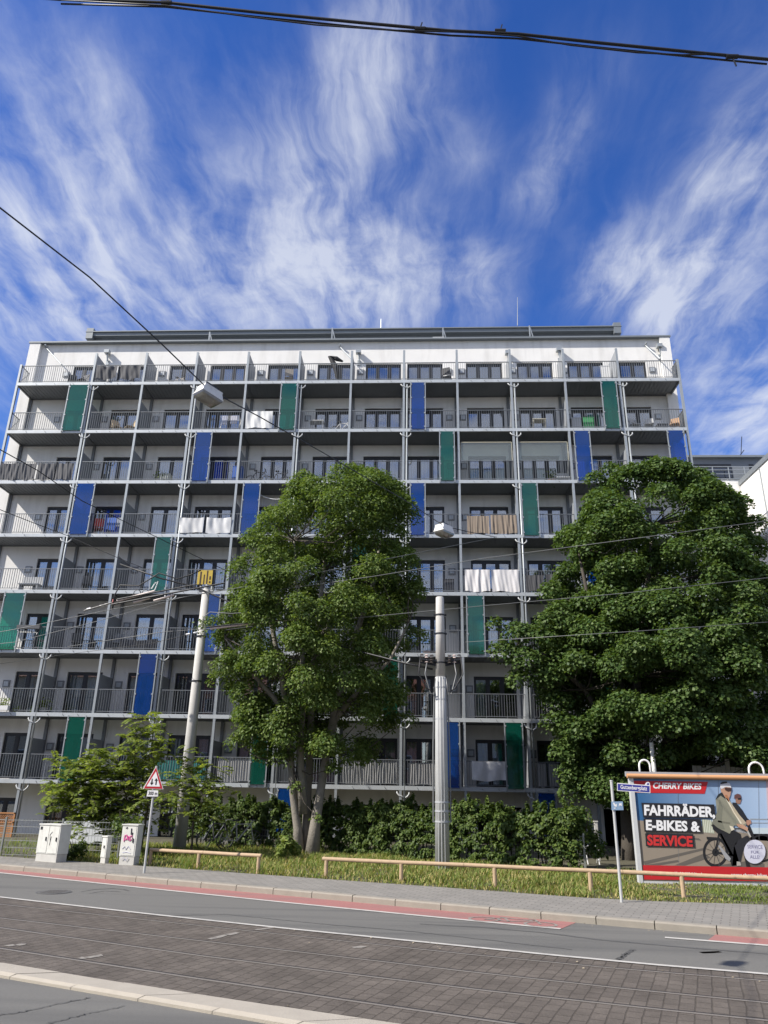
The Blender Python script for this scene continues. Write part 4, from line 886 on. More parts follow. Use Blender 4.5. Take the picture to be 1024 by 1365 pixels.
# pale rounded cover behind the fence
c = onz(112, 1128, .1); Yc = -3.9; a, b = ony(83, 1128, Yc), ony(148, 1128, Yc); zt_ = ony(115, 1093, Yc)[2]
t = empty('covered_trailer', ((a[0] + b[0]) / 2, Yc, .05)); tag(t, 'low silver white covered shape behind the mesh fence under the young tree', 'covered trailer')
w = (b[0] - a[0]) / 2; mb = MB(); n = 16; prof = [(-1, .12), (-1.0, .55), (-.93, .78), (-.8, .90), (-.4, .98), (0, 1.0), (.4, .98), (.75, .90), (.95, .62), (1, .12)]
for (u0, v0), (u1, v1) in zip(prof[:-1], prof[1:]):
    for (ya, yb, sa_, sb_) in ((-.75, -.62, .94, 1), (-.62, .62, 1, 1), (.62, .75, 1, .94)):
        mb.quad((u0 * w * sa_, ya, v0 * zt_ * sa_), (u1 * w * sa_, ya, v1 * zt_ * sa_), (u1 * w * sb_, yb, v1 * zt_ * sb_), (u0 * w * sb_, yb, v0 * zt_ * sb_))
mb.poly([(u * w * .94, -.75, v * zt_ * .94) for u, v in prof]); mb.build('cover', M('silver_cover', (.58, .60, .62), .45, var=.05, vscale=3, bump=.3, bscale=6), t, False)
MB().box(-w * .92, -.7, .0, w * .92, .7, .14).build('base', m_dark, t)
# cabinets
def cabinet(label, l, r, base, ytop, dep, doors, mat=m_cab, cap=.03):
    p, q = onz(l, base[0], ZS), onz(r, base[1], ZS); w = q[0] - p[0]; Y = (p[1] + q[1]) / 2; h = ony((l + r) / 2, ytop, Y)[2] - ZS
    t = empty('utility_cabinet', (p[0], Y, ZS - .02)); tag(t, label, 'utility cabinet'); ang = math.atan2(q[1] - p[1], w); t.rotation_euler.z = ang
    MB().box(.0, .0, 0, w, dep, h * .22).build('plinth', m_cabd, t); MB().box(-.012, -.012, h * .225, w + .012, dep + .012, h - cap).build('body', mat, t)
    MB().box(-.03, -.035, h - cap, w + .03, dep + .03, h).build('lid', mat, t)
    for k in range(doors):
        x0, x1 = w * k / doors + .02, w * (k + 1) / doors - .02; d = MB().box(x0, -.022, h * .25, x1, -.0125, h - cap - .03).build('door', mat, t); MB().box(x1 - .08, -.045, h * .56, x1 - .05, -.022, h * .66).build('handle', m_frame, d)
    return t, w, h, dep
tA, w, h, dep = cabinet('wide low pale cabinet with two doors in front of the mesh fence', 51, 81, (1147, 1149.5), 1097, .36, 2)
MB().box(.04, -.026, h - .16, .13, -.0225, h - .08).build('label_plate', m_frame, tA)
MB().bar((w * .62, -.027, h * .55), (w * .56, -.027, h * .72), .012, .004).bar((w * .56, -.027, h * .72), (w * .66, -.027, h * .80), .012, .004).bar((w * .6, -.027, h * .45), (w * .64, -.027, h * .68), .012, .004).build('scribble', m_frame, tA)
cabinet('slim white distribution post between the two larger cabinets', 135, 142.5, (1150, 1151), 1113, .12, 1)
tC, w, h, dep = cabinet('tall narrow white cabinet with pink and black graffiti by the warning sign', 159, 179, (1152.5, 1153.5), 1097.5, .26, 1)
m_pink = M('pink_spray', (.60, .10, .30), .6); m_blk = M('black_spray', (.05, .05, .06), .6); m_lil = M('faded_spray', (.45, .45, .58), .6)
g = MB(); S_ = lambda pts, r: g.tube([(x * w, -.028, z * h) for x, z in pts], r, 5)
S_([(.20, .58), (.22, .72), (.34, .74), (.40, .66), (.30, .62), (.22, .64)], .016); S_([(.44, .62), (.46, .71), (.56, .69), (.58, .60)], .018); S_([(.58, .70), (.72, .73), (.74, .66)], .014); S_([(.64, .60), (.70, .64)], .014)
g.build('pink_graffiti', m_pink, tC); g = MB(); S_([(.62, .90), (.64, .76), (.70, .74), (.73, .80)], .018); S_([(.25, .90), (.34, .92)], .02); g.build('black_graffiti', m_blk, tC)
g = MB(); S_([(.15, .40), (.3, .46), (.4, .38), (.55, .47), (.7, .40)], .008); S_([(.18, .14), (.32, .2), (.5, .12), (.62, .2)], .008); S_([(.2, .31), (.5, .33), (.75, .30)], .007); g.build('faded_graffiti', m_lil, tC)
# low wooden rails
def wood_rail(label, ends, posts, rad=.055):
    a, b = [np.array(e) for e in ends]; t = empty('wooden_rail', (*a[:2], ZS - .03)); tag(t, label, 'railing', 'low wooden rails along the verge'); o = Vector((a[0], a[1], ZS - .03))
    n = 3 if np.linalg.norm(b - a) > 8 else 2
    for i in range(n):
        p, q = a + (b - a) * i / n, a + (b - a) * (i + 1) / n; e = (q - p) / np.linalg.norm(q - p) * .004
        MB().tube([Vector(p + e) - o, Vector((p + q) / 2 + np.array([0, 0, -.006])) - o, Vector(q - e) - o], rad, 12).build('rail', m_wood, t)
    for f in posts:
        p = a + (b - a) * f; MB().tube([(p[0] - o.x, p[1] - o.y, -.1), (p[0] - o.x, p[1] - o.y, p[2] - o.z - rad * .7)], .05, 10).build('post', m_wood, t)
def rp(px, pyb, pyt):
    p = onz(px, pyb, ZS - .02); z = ony(px, pyt, p[1])[2]; return np.array([p[0], p[1], z - .03])
wood_rail('shorter low wooden rail, left of the tall tree', (rp(198, 1153, 1131), rp(347, 1164, 1139)), (.01, .46, .98), .046)
wood_rail('longer low wooden rail, running from the tall tree past the street sign', (rp(429, 1170, 1143), rp(1075, 1205, 1171)), (.01, .19, .40, .60, .78, .99), .046)
# warning sign
p = onz(192, 1164, ZS); Ys = p[1]; top = ony(207, 1021, Ys)
t = empty('warning_sign', (p[0], Ys, ZS)); tag(t, 'red and white triangular two way traffic sign on a thin grey post', 'traffic sign'); o = t.location
MB().tube([(0, 0, -.1), (0.0, 0, top[2] - ZS)], .03, 10).build('post', m_galv, t)
def fp(pts, Y, th, name, mat, par):
    off = o; ob = flat_poly(pts, Y, th, name, mat, par); ob.data.transform(Matrix.Translation(-Vector(off))); return ob
m_sred = M('sign_red', (.42, .02, .03), .35); m_swhite = M('sign_white', (.74, .74, .74), .4, var=.03); m_sblack = M('sign_black', (.012, .012, .014), .4); m_sgrey = M('sign_back', (.42, .43, .44), .5, metal=.3)
s1_ = fp([(208.2, 1021.5), (190.5, 1051.5), (218, 1052.2)], Ys - .04, .006, 'border', m_swhite, t)
fp([(208.1, 1023), (191.9, 1051), (216.9, 1051.5)], Ys - .047, .003, 'red_rim', m_sred, t)
fp([(208.0, 1028.4), (195.3, 1048.3), (213.4, 1048.7)], Ys - .051, .002, 'face', m_swhite, t)
fp([(202.4, 1038), (203.7, 1038), (203.3, 1043.6), (205.0, 1043.2), (202.0, 1046.8), (199.8, 1043.2), (201.4, 1043.7)], Ys - .054, .002, 'down_arrow', m_sblack, t)
fp([(208.4, 1037.3), (210.9, 1041), (209.3, 1040.6), (208.5, 1046.4), (206.9, 1046.4), (207.7, 1040.6), (205.9, 1040.9)], Ys - .054, .002, 'up_arrow', m_sblack, t)
pl_ = fp([(197, 1053.5), (211, 1053.8), (210.6, 1061.8), (195.5, 1061.8)], Ys - .04, .006, 'distance_plate', m_swhite, t)
a, b = ony(197.6, 1060, Ys - .05), ony(210, 1055.2, Ys - .05); tx = text_at('300 m', a[0] - o.x, b[0] - o.x, a[2] - o.z, b[2] - o.z, -.0475, m_sblack, pl_, .03)
# street name sign
p = onz(829, 1203, ZS); Yn = p[1]; zt_ = ony(824, 1042, Yn)[2]; t = empty('street_sign', (p[0], Yn, ZS)); o = t.location
tag(t, 'blue street name plate with white border on a pale post before the hoarding', 'street sign')
MB().tube([(0, 0, -.1), (0, 0, zt_ - ZS)], .03, 10).tube([(0, 0, zt_ - ZS), (0, 0, zt_ - ZS + .03)], .034, 10).build('post', m_galv, t)
m_nblue = M('street_sign_blue', (.045, .05, .27), .35); m_lblue = M('faded_blue_plate', (.22, .33, .47), .5, var=.1, vscale=15)
pl_ = fp([(822.8, 1043.6), (867, 1046.9), (867, 1057.3), (822.8, 1054.2)], Yn - .04, .006, 'name_plate', m_swhite, t)
fp([(823.6, 1044.8), (865.9, 1047.9), (865.9, 1056.2), (823.6, 1053.2)], Yn - .047, .002, 'blue_field', m_nblue, t)
fp([(859.5, 1046.2), (861.5, 1043.2), (864.2, 1042.2), (866.2, 1043.6), (866.6, 1047)], Yn - .04, .005, 'emblem_tab', m_swhite, t)
fp([(862.0, 1046), (863.6, 1043.6), (865.3, 1044.2), (865.2, 1046.4)], Yn - .046, .002, 'emblem', m_nblue, t)
a, b = ony(827.6, 1054, Yn - .05), ony(862.4, 1047.6, Yn - .05); tx = text_at('Guttenbergplatz', a[0] - o.x, b[0] - o.x, a[2] - o.z, b[2] - o.z, -.0505, m_swhite, pl_, .02)
tx.data.transform(Matrix.Rotation(math.radians(2.6), 4, Vector((0, 1, 0))))
cc = Vector(((a[0] + b[0]) / 2 - o.x, 0, (a[2] + b[2]) / 2 - o.z)); tx.data.transform(Matrix.Translation(cc - Matrix.Rotation(math.radians(2.6), 3, Vector((0, 1, 0))) @ cc))
ip = fp([(815, 1068.6), (830.2, 1068.4), (831.3, 1080), (815.4, 1080)], Yn - .04, .005, 'direction_plate', m_lblue, t)
for pts in ([(817, 1070.3), (819, 1070), (820.5, 1072.6), (822.8, 1071.8), (822.2, 1075.6), (819.2, 1074.9), (818.4, 1073)], [(825.5, 1071), (829, 1071), (829, 1074.8), (826.6, 1073.2), (825.4, 1075.6)], [(817.8, 1077.2), (821, 1076.6), (820.4, 1078.6)]):
    fp(pts, Yn - .046, .002, 'white_mark', m_swhite, ip)

# advertising hoarding
YB = -12.6
t = empty('billboard', (ony(857, 1178, YB)[0], YB, .1)); tag(t, 'large red and blue advertising hoarding showing two cyclists, at the right edge', 'billboard'); o = t.location
fpb = lambda pts, k, name, col, par=None, rough=.45, th=.0015: fp([(820 + x / 5.02, 1000 + y / 5.02) for x, y in pts], YB - .06 - k * .002, th, name, col if not isinstance(col, tuple) else M(name + '_print', col, rough), par or t)
zb0, zt0 = ony(860, 1174, YB)[2], ony(845, 1035, YB)[2]; xl, xr_ = ony(842, 1040, YB)[0], ony(842, 1040, YB)[0] + 4.6
m_bframe = M('hoarding_frame', (.62, .63, .63), .4, metal=.2, var=.05)
MB().box(xl - o.x, -.04, zb0 - .06 - o.z, xr_ - o.x, .06, zt0 - o.z).build('back_board', m_sgrey, t)
for x in (xl, xr_): MB().box(x - .075 - o.x, -.10, -.15, x + .025 - o.x, .08, zt0 - o.z + .02).build('frame_post', m_bframe, t)
MB().box(xl + .031 - o.x, -.09, zb0 - .075 - o.z, xr_ - .101 - o.x, -.0405, zb0 - o.z).build('bottom_frame', m_bframe, t)
MB().tube([(xl - .14 - o.x, -.12, zt0 + .01 - o.z), (xr_ + .1 - o.x, -.12, zt0 + .01 - o.z)], .058, 14).build('lamp_housing', M('tan_lamp_housing', (.58, .30, .14), .45, var=.05), t)
MB().box(xl - .14 - o.x, -.05, zt0 + .0 - o.z, xr_ + .1 - o.x, .08, zt0 + .12 - o.z).build('top_cap', m_sgrey, t)
for (l, r, ytop) in ((171, 243, 66), (905, 1003, 82)):
    a = ony(820 + l / 5.02, 1000 + 170 / 5.02, YB)[0]; b = ony(820 + r / 5.02, 1000 + 170 / 5.02, YB)[0]; ht = ony(820 + (l + r) / 10.04, 1000 + ytop / 5.02, YB)[2]; R_ = (b - a) / 2; m = (a + b) / 2
    MB().tube([(a - o.x, .03, zt0 + .1 - o.z), (a - o.x, .03, ht - R_ - o.z)] + [(m - R_ * math.cos(k * math.pi / 10) - o.x, .03, ht - R_ + R_ * math.sin(k * math.pi / 10) - o.z) for k in range(1, 10)] + [(b - o.x, .03, ht - R_ - o.z), (b - o.x, .03, zt0 + .1 - o.z)], .026, 8).build('hoop', m_white, t, True)
# printed poster: sky, pavement, riders, lettering
def gradmat(name, c0, c1, x0, x1):
    m = bpy.data.materials.new(name); m.use_nodes = True; tt = m.node_tree; b = tt.nodes['Principled BSDF']; g = tt.nodes.new('ShaderNodeNewGeometry'); s = tt.nodes.new('ShaderNodeSeparateXYZ'); tt.links.new(g.outputs['Position'], s.inputs[0])
    mr = tt.nodes.new('ShaderNodeMapRange'); tt.links.new(s.outputs[0], mr.inputs[0]); mr.inputs[1].default_value = x0; mr.inputs[2].default_value = x1; mx_ = tt.nodes.new('ShaderNodeMix'); mx_.data_type = 'RGBA'; tt.links.new(mr.outputs[0], mx_.inputs[0])
    mx_.inputs[6].default_value = (*c0, 1); mx_.inputs[7].default_value = (*c1, 1); tt.links.new(mx_.outputs[2], b.inputs['Base Color']); b.inputs['Roughness'].default_value = .45; return m
psky = fpb([(112, 190), (1180, 210), (1200, 520), (140, 520)], 0, 'poster', gradmat('poster_sky_print', (.04, .13, .28), (.38, .50, .67), xl + .2, xl + 3.4))
P_ = lambda pts, k, name, col: fpb(pts, k, name, col, psky)
P_([(136, 468), (560, 505), (900, 560), (1190, 560), (1210, 880), (176, 875)], 1, 'printed_ground', (.28, .235, .185))
P_([(905, 520), (1190, 520), (1195, 620), (905, 600)], 1, 'printed_water', (.52, .60, .64))
for q, w in (([(905, 458), (1190, 462)], 7), ([(905, 484), (1190, 488)], 5)): P_([(q[0][0], q[0][1]), (q[1][0], q[1][1]), (q[1][0], q[1][1] + w), (q[0][0], q[0][1] + w)], 2, 'printed_railing', (.30, .33, .36))
for pts in ([(190, 745), (590, 655), (600, 668), (200, 768)], [(400, 770), (600, 690), (640, 720), (470, 772)], [(195, 770), (420, 735), (430, 748), (260, 778)], [(560, 590), (470, 580), (480, 592), (580, 606)], [(690, 770), (900, 740), (1000, 760), (1000, 785), (720, 785)]): P_(pts, 2, 'printed_shadow', (.13, .115, .10))
P_([(582, 462), (645, 470), (668, 560), (590, 548)], 2, 'printed_reeds', (.36, .38, .27))
for k in range(6): P_([(590 + k * 12, 466), (594 + k * 12, 466), (604 + k * 11, 552), (599 + k * 11, 552)], 3, 'printed_reed', (.66, .68, .58))
def ring(cx, cy, rx, ry, w, k, name, col, a0=0, a1=360, n=40):
    pts = [(cx + rx * math.cos(math.radians(a0 + (a1 - a0) * i / n)), cy + ry * math.sin(math.radians(a0 + (a1 - a0) * i / n))) for i in range(n + 1)]; inn = [(cx + (x - cx) * (1 - w / rx), cy + (y - cy) * (1 - w / rx)) for x, y in pts]
    mb = MB(); f = lambda q, kk: Vector(ony(820 + q[0] / 5.02, 1000 + q[1] / 5.02, YB - .06 - kk * .002)) - o
    for i in range(n): mb.quad(f(pts[i], k), f(pts[i + 1], k), f(inn[i + 1], k), f(inn[i], k))
    return mb.build(name, M(name + '_print', col, .45), psky)
blk = (.018, .018, .02)
ring(985, 655, 92, 95, 13, 3, 'printed_wheel', blk); ring(672, 683, 84, 100, 17, 3, 'printed_wheel', blk)
for k in range(11):
    a = k * math.pi * 2 / 11; P_([(672 + 1.5 * math.sin(a), 683 - 1.5 * math.cos(a)), (672 + 70 * math.cos(a), 683 + 84 * math.sin(a)), (672 + 70 * math.cos(a + .025), 683 + 84 * math.sin(a + .025)), (672 - 1.5 * math.sin(a), 683 + 1.5 * math.cos(a))], 3, 'printed_spoke', blk)
ring(672, 683, 22, 26, 20, 4, 'printed_hub', blk)
P_([(612, 580), (700, 585), (700, 600), (616, 598)], 4, 'printed_carrier', blk)
P_([(785, 350), (812, 352), (852, 400), (885, 455), (905, 470), (900, 495), (872, 480), (822, 435), (790, 410)], 4, 'printed_black_jacket', (.02, .022, .028))
P_([(806, 322), (842, 322), (845, 335), (838, 358), (822, 360), (808, 348)], 5, 'printed_face', (.30, .16, .11)); P_([(797, 325), (800, 300), (820, 291), (840, 298), (846, 318), (820, 322)], 6, 'printed_helmet', (.13, .06, .055)); P_([(820, 322), (846, 320), (845, 330), (824, 332)], 7, 'printed_glasses', blk)
P_([(880, 470), (908, 466), (912, 490), (890, 505), (878, 492)], 6, 'printed_hand', (.42, .22, .15))
P_([(650, 490), (690, 500), (760, 560), (790, 545), (820, 590), (800, 640), (835, 765), (780, 775), (760, 690), (735, 640), (690, 560), (655, 530)], 5, 'printed_trousers', blk)
P_([(830, 600), (885, 570), (905, 590), (855, 680), (835, 772), (785, 772), (795, 650)], 5, 'printed_frame', (.025, .025, .03))
P_([(880, 500), (898, 495), (1000, 730), (985, 740)], 5, 'printed_fork', blk); P_([(860, 690), (885, 690), (905, 780), (880, 782)], 5, 'printed_leg', blk)
P_([(700, 560), (712, 556), (790, 700), (776, 708)], 5, 'printed_frame', blk); P_([(672, 676), (800, 700), (800, 712), (672, 690)], 5, 'printed_frame', blk); P_([(690, 560), (700, 556), (676, 690), (664, 688)], 5, 'printed_frame', blk); P_([(640, 500), (720, 505), (735, 525), (660, 520)], 6, 'printed_saddle', blk); P_([(770, 640), (850, 600), (870, 640), (800, 760)], 4, 'printed_frame', (.03, .03, .033)); P_([(760, 520), (840, 560), (850, 600), (800, 640), (770, 600)], 4, 'printed_trousers', blk)
P_([(682, 420), (700, 330), (720, 380), (712, 470), (735, 530), (690, 522), (648, 488)], 8, 'printed_coat_shade', (.19, .19, .145)); P_([(690, 470), (770, 485), (768, 495), (688, 482)], 8, 'printed_coat_fold', (.17, .165, .125))
P_([(690, 640), (700, 636), (775, 725), (768, 745), (740, 728)], 6, 'printed_shoe', (.33, .33, .34)); P_([(815, 745), (838, 748), (845, 772), (815, 775)], 6, 'printed_shoe', (.40, .37, .34))
P_([(700, 300), (674, 330), (682, 420), (648, 488), (690, 522), (768, 560), (800, 502), (850, 522), (880, 500), (860, 470), (800, 400), (760, 330), (730, 300)], 7, 'printed_coat', (.25, .245, .185))
P_([(742, 318), (765, 335), (830, 430), (880, 488), (850, 502), (790, 420)], 8, 'printed_sleeve', (.46, .39, .28)); P_([(740, 325), (750, 320), (800, 420), (850, 490), (840, 495)], 9, 'printed_sleeve_edge', (.72, .66, .52))
P_([(765, 505), (788, 512), (800, 530), (780, 540)], 9, 'printed_coat_hem', (.70, .64, .50))
P_([(706, 250), (712, 290), (740, 318), (764, 322), (772, 300), (778, 270), (776, 246)], 8, 'printed_face', (.47, .27, .18)); P_([(735, 300), (750, 300), (765, 330), (762, 350), (745, 330)], 9, 'printed_scarf', (.40, .17, .08))
P_([(672, 332), (690, 296), (716, 282), (738, 318), (742, 330), (706, 302)], 9, 'printed_collar', (.022, .028, .03)); P_([(703, 250), (706, 222), (730, 214), (766, 220), (780, 252), (742, 246), (714, 260)], 9, 'printed_helmet', (.62, .63, .66))
P_([(704, 224), (716, 212), (748, 210), (752, 220), (712, 228)], 10, 'printed_helmet_stripe', blk); P_([(732, 250), (780, 254), (778, 274), (756, 278), (738, 268)], 10, 'printed_glasses', (.06, .03, .025))
P_([(812, 492), (858, 500), (890, 520), (888, 545), (862, 530), (824, 515)], 10, 'printed_hand', (.50, .29, .19)); P_([(868, 520), (882, 518), (912, 580), (904, 584)], 9, 'printed_handlebar', (.45, .43, .40))
for x in (420, 690, 960): P_([(x, 200), (x + 1.6, 200), (x + 8, 870), (x + 6.4, 870)], 2.5, 'sheet_seam', (.17, .18, .19))
# red bands, headline boxes, badge
m_pred = M('poster_red', (.50, .022, .028), .4); m_pblk = M('poster_black', (.022, .022, .026), .4); m_pwht = M('poster_white', (.78, .78, .78), .4); m_ptred = M('poster_red_type', (.56, .035, .035), .4); m_pvio = M('badge_violet', (.20, .19, .33), .4); m_badge = M('badge_white', (.62, .62, .72), .4)
band = fpb([(118, 205), (622, 212), (600, 292), (128, 284)], 3, 'red_band', m_pred, t)
low = fpb([(186, 770), (1205, 788), (1215, 880), (196, 866)], 11, 'red_band', m_pred, t)
b1_ = fpb([(176, 352), (664, 364), (674, 456), (190, 452)], 11, 'headline_box', m_pblk, t); b2_ = fpb([(190, 458), (574, 462), (584, 552), (198, 547)], 11, 'headline_box', m_pblk, t); b3_ = fpb([(202, 557), (524, 563), (534, 650), (208, 643)], 11, 'headline_box', m_pblk, t)
fpb([(1012, 205), (1040, 205), (1058, 700), (1030, 700)], 2, 'poster_seam', (.60, .42, .42), psky)
bd = fpb([(935 + 72 * math.cos(k * math.pi / 24), 680 + 80 * math.sin(k * math.pi / 24)) for k in range(48)], 13, 'round_badge', m_badge, t)
def tpx(txt, l, tp, r, bt, k, mat, par, bold=.02, shear=0.0, tilt=1.3):
    Y = YB - .06 - k * .002; a, b = ony(820 + l / 5.02, 1000 + bt / 5.02, Y), ony(820 + r / 5.02, 1000 + tp / 5.02, Y)
    ob = text_at(txt, a[0] - o.x, b[0] - o.x, a[2] - o.z, b[2] - o.z, Y - .0022 - o.y, mat, par, bold, shear); c_ = Vector(((a[0] + b[0]) / 2 - o.x, 0, (a[2] + b[2]) / 2 - o.z)); R_ = Matrix.Rotation(math.radians(tilt), 4, Vector((0, 1, 0)))
    ob.data.transform(Matrix.Translation(c_) @ R_ @ Matrix.Translation(-c_)); return ob
tpx('CHERRY BIKES', 257, 222, 578, 258, 4, m_pwht, band, .035, .25, .3)
tpx('FAHRRÄDER,', 198, 361, 660, 452, 12, m_pwht, b1_, .04, .06, .6); tpx('E-BIKES &', 208, 474, 563, 538, 12, m_pwht, b2_, .04, .06, .6); tpx('SERVICE', 218, 573, 516, 640, 12, m_ptred, b3_, .04, .06, .6)
tpx('Schleifweg 47, 90409 Nürnberg', 262, 820, 628, 846, 12, m_pwht, low, .02, 0, .3); tpx('www.cherry-bikes.de', 780, 828, 1055, 852, 12, m_pwht, low, .02, 0, .3)
ring(245, 822, 9, 10, 6, 13, 'pin_symbol', (.78, .78, .78)); fpb([(238, 830), (252, 830), (245, 842)], 13, 'pin_symbol', m_pwht, low)
for i, (s_, l, r) in enumerate((('SERVICE', 888, 985), ('FÜR', 912, 962), ('ALLE!', 905, 968))): tpx(s_, l, 636 + i * 34, r, 658 + i * 34, 14, m_pvio, bd, .0, 0, 1)

# ================================================================== catenary masts, wires, hanging lamps
def mast(name, label, px, pyb, top, Y, r0, r1, mat):
    p = ony(px, pyb, Y); zt = ony(*top, Y)[2]; t = empty(name, (p[0], Y, .05)); tag(t, label, 'mast', 'tram line masts on the verge'); return t, zt - .05
YM1 = -6.0
t, h1 = mast('catenary_mast', 'slim grey concrete mast with wires at its top, left of the tall tree', 238.5, 1135, (274, 786), YM1, .2, .12, m_conc); M1 = t
MB().tube([(0, 0, -.2), (0, 0, h1 * .5), (0, 0, h1)], [.225, .185, .145], 20).build('shaft', m_conc, t, True)
MB().tube([(0, 0, h1), (0, 0, h1 + .06)], .10, 12).tube([(0, 0, h1 + .06), (0, 0, h1 + .22)], [.05, .03], 8).box(-.28, -.05, h1 - .10, .28, .05, h1 - .02).tube([(-.22, 0, h1), (-.22, 0, h1 + .14)], .045, 8).tube([(.22, 0, h1), (.22, 0, h1 + .14)], .045, 8).build('cap_fittings', m_galv, t)
for f in (.62, .80): MB().tube([(0, 0, h1 * f), (0, 0, h1 * f + .05)], .195, 20).box(-.28, -.03, h1 * f, -.18, .03, h1 * f + .05).build('band', m_frame, t)
p = onz(590, 1160, .1); YM2 = p[1]
t, h2 = mast('catenary_mast', 'pale round metal mast with looped cables, between the tall tree and the maple', 590, 1160, (587.5, 796), YM2, .2, .12, m_galv); M2 = t
zj = ony(589, 905, YM2)[2]; zj2 = ony(589, 965, YM2)[2]
MB().tube([(0, 0, zj), (0, 0, h2 - .02), (0, 0, h2)], [.155, .128, .11], 20).build('upper_shaft', m_conc, t, True)
lo = MB(); lo.tube([(0, 0, -.1), (0, 0, zj2), (0, 0, zj)], [.212, .185, .168], 20); lo.build('lower_shaft', m_galv, t, True)
for k in range(3): a = -1.2 - k * .45; MB().tube([(.205 * math.cos(a), .205 * math.sin(a), .1), (.172 * math.cos(a), .172 * math.sin(a), zj)], .014, 6).build('cable_duct', m_galv, t)
for py in (823, 848, 887, 920, 936, 962, 1073, 1085, 1099):
    z = ony(589, py, YM2)[2]; f = .23 - .085 * z / h2; MB().tube([(0, 0, z), (0, 0, z + .045)], f, 20).box(-f - .05, -.03, z, -f + .02, .03, z + .045).box(f - .02, -.03, z, f + .05, .03, z + .045).build('band', m_frame if py < 900 else m_sgrey, t)
for sg in (-1, 1):
    MB().tube([(sg * .20, -.06, zj - .35), (sg * .245, -.05, ony(589, 1000, YM2)[2]), (sg * .25, -.05, ony(589, 1098, YM2)[2])], .022, 7).build('conduit', m_wireg, t)
zc = ony(589, 884, YM2)[2]
for sg, nm in ((-1, 'left'), (1, 'right')):
    MB().bar((sg * .12, 0, zc - .12), (sg * .62, 0, zc - .02), .06).bar((sg * .15, -.1, zc), (sg * .6, -.1, zc + .06), .05).build('cross_arm', m_frame, t)
    for k in range(3):
        x = sg * (.28 + k * .15); q = MB(); z0 = zc - .06 + k * .02
        for j in range(4): q.tube([(x, -.12 + k * .06, z0 + j * .07), (x, -.12 + k * .06, z0 + j * .07 + .035)], [.07, .035], 10)
        q.build('insulator', m_ins if k % 2 else M('glazed_insulator', (.07, .06, .055), .25), t)
    for k in range(2):
        x0 = sg * (.62 - .2 * k); q = [Vector((x0, -.1, zc + .15 - .2 * k)), Vector((x0 + sg * .06, -.14, zc - .4)), Vector((sg * (.42 - .1 * k), -.2, zc - .85 - .15 * k)), Vector((sg * .22, -.22, zc - .95 - .1 * k)), Vector((sg * .17, -.2, zc - .55))]
        MB().tube(q, .02, 7).build('loop_cable', m_wireg if k else m_wire, t, True)
def P3(a):
    return np.array(a, float)
def wire(label, pts, r=.012, mat=None, name='overhead_wire', sag=0.0, n=14, cat='wire'):
    """pts: world points; gentle sag between each pair"""
    Q = []
    for i in range(len(pts) - 1):
        a, b = P3(pts[i]), P3(pts[i + 1]); m = n if sag else 1
        for k in range(m):
            f = k / m; Q.append(a + (b - a) * f + np.array([0, 0, -4 * sag * f * (1 - f)]))
    Q.append(P3(pts[-1])); o = Vector(Q[0]); ob = MB().tube([Vector(q) - o for q in Q], r, 7).build(name, mat or m_wire, None, True); ob.location = o
    return tag(ob, label, cat, 'overhead wires of the tram line')
# the span wire that carries both lamps: crosses the street from a pole behind the camera to the facade
DV = np.array([.41, .91]) / math.hypot(.41, .91); PL = np.array([14.7, -25.2])
def on_span(px, py):
    d = ray(px, py); nn = np.array([DV[1], -DV[0]]); t = (nn @ (PL - CAMP[:2])) / (nn @ d[:2]); return CAMP + d * t
sp = [on_span(-120, 180), on_span(0, 277), on_span(120, 370), on_span(215, 458), on_span(279, 520), on_span(345, 555), on_span(430, 603), on_span(545, 670), on_span(592, 701), on_span(625, 709), on_span(662, 716)]
wall_end = np.array([sp[-1][0] + DV[0] * 2.5, sp[-1][1] + DV[1] * 2.5, sp[-1][2] + .35])
wire('black span wire carrying the two hanging street lamps', sp, .009)
def lamp(label, px, py, ang, s=1.0, tilt=0.0):
    p = on_span(px, py); t = empty('hanging_street_lamp', p, ang); t.rotation_euler = (0, tilt, ang); tag(t, label, 'street lamp', 'street lamps hanging from the span wire')
    b = MB(); W2, L2 = .17 * s, .26 * s
    b.box(-L2 * .86, -W2 * .86, -.10 * s, L2 * .86, W2 * .86, -.05 * s); n0 = [(-L2 * .86, -W2 * .86), (L2 * .86, -W2 * .86), (L2 * .86, W2 * .86), (-L2 * .86, W2 * .86)]; n1 = [(-L2, -W2), (L2, -W2), (L2, W2), (-L2, W2)]
    for i in range(4): a, c = n0[i], n0[(i + 1) % 4]; d, e = n1[i], n1[(i + 1) % 4]; b.quad((*d, -.235 * s), (*e, -.235 * s), (*c, -.10 * s), (*a, -.10 * s))
    b.box(-L2 * 1.03, -W2 * 1.05, -.255 * s, L2 * 1.03, W2 * 1.05, -.235 * s); b.build('housing', m_lampw, t)
    g = MB(); rings = [(1.0, -.256), (.96, -.30), (.80, -.355), (.5, -.39), (.15, -.40)]
    for (f0, z0), (f1, z1) in zip(rings[:-1], rings[1:]):
        for i in range(4): a, c = n1[i], n1[(i + 1) % 4]; g.quad((a[0] * f1, a[1] * f1, z1 * s), (c[0] * f1, c[1] * f1, z1 * s), (c[0] * f0, c[1] * f0, z0 * s), (a[0] * f0, a[1] * f0, z0 * s))
    a = n1; g.poly([(q[0] * .15, q[1] * .15, -.40 * s) for q in reversed(n1)]); g.build('glass_bowl', m_bowl, t)
    MB().tube([(-L2 * .3, 0, -.29 * s), (L2 * .45, 0, -.29 * s)], .055 * s, 10).build('bulb', m_swhite, t)
    MB().bar((-.10 * s, 0, -.05 * s), (-.05, 0, .03), .03).bar((.10 * s, 0, -.05 * s), (.05, 0, .03), .03).box(-.16 * s, -.035, -.0, .16 * s, .035, .035).build('hanger', m_frame, t)
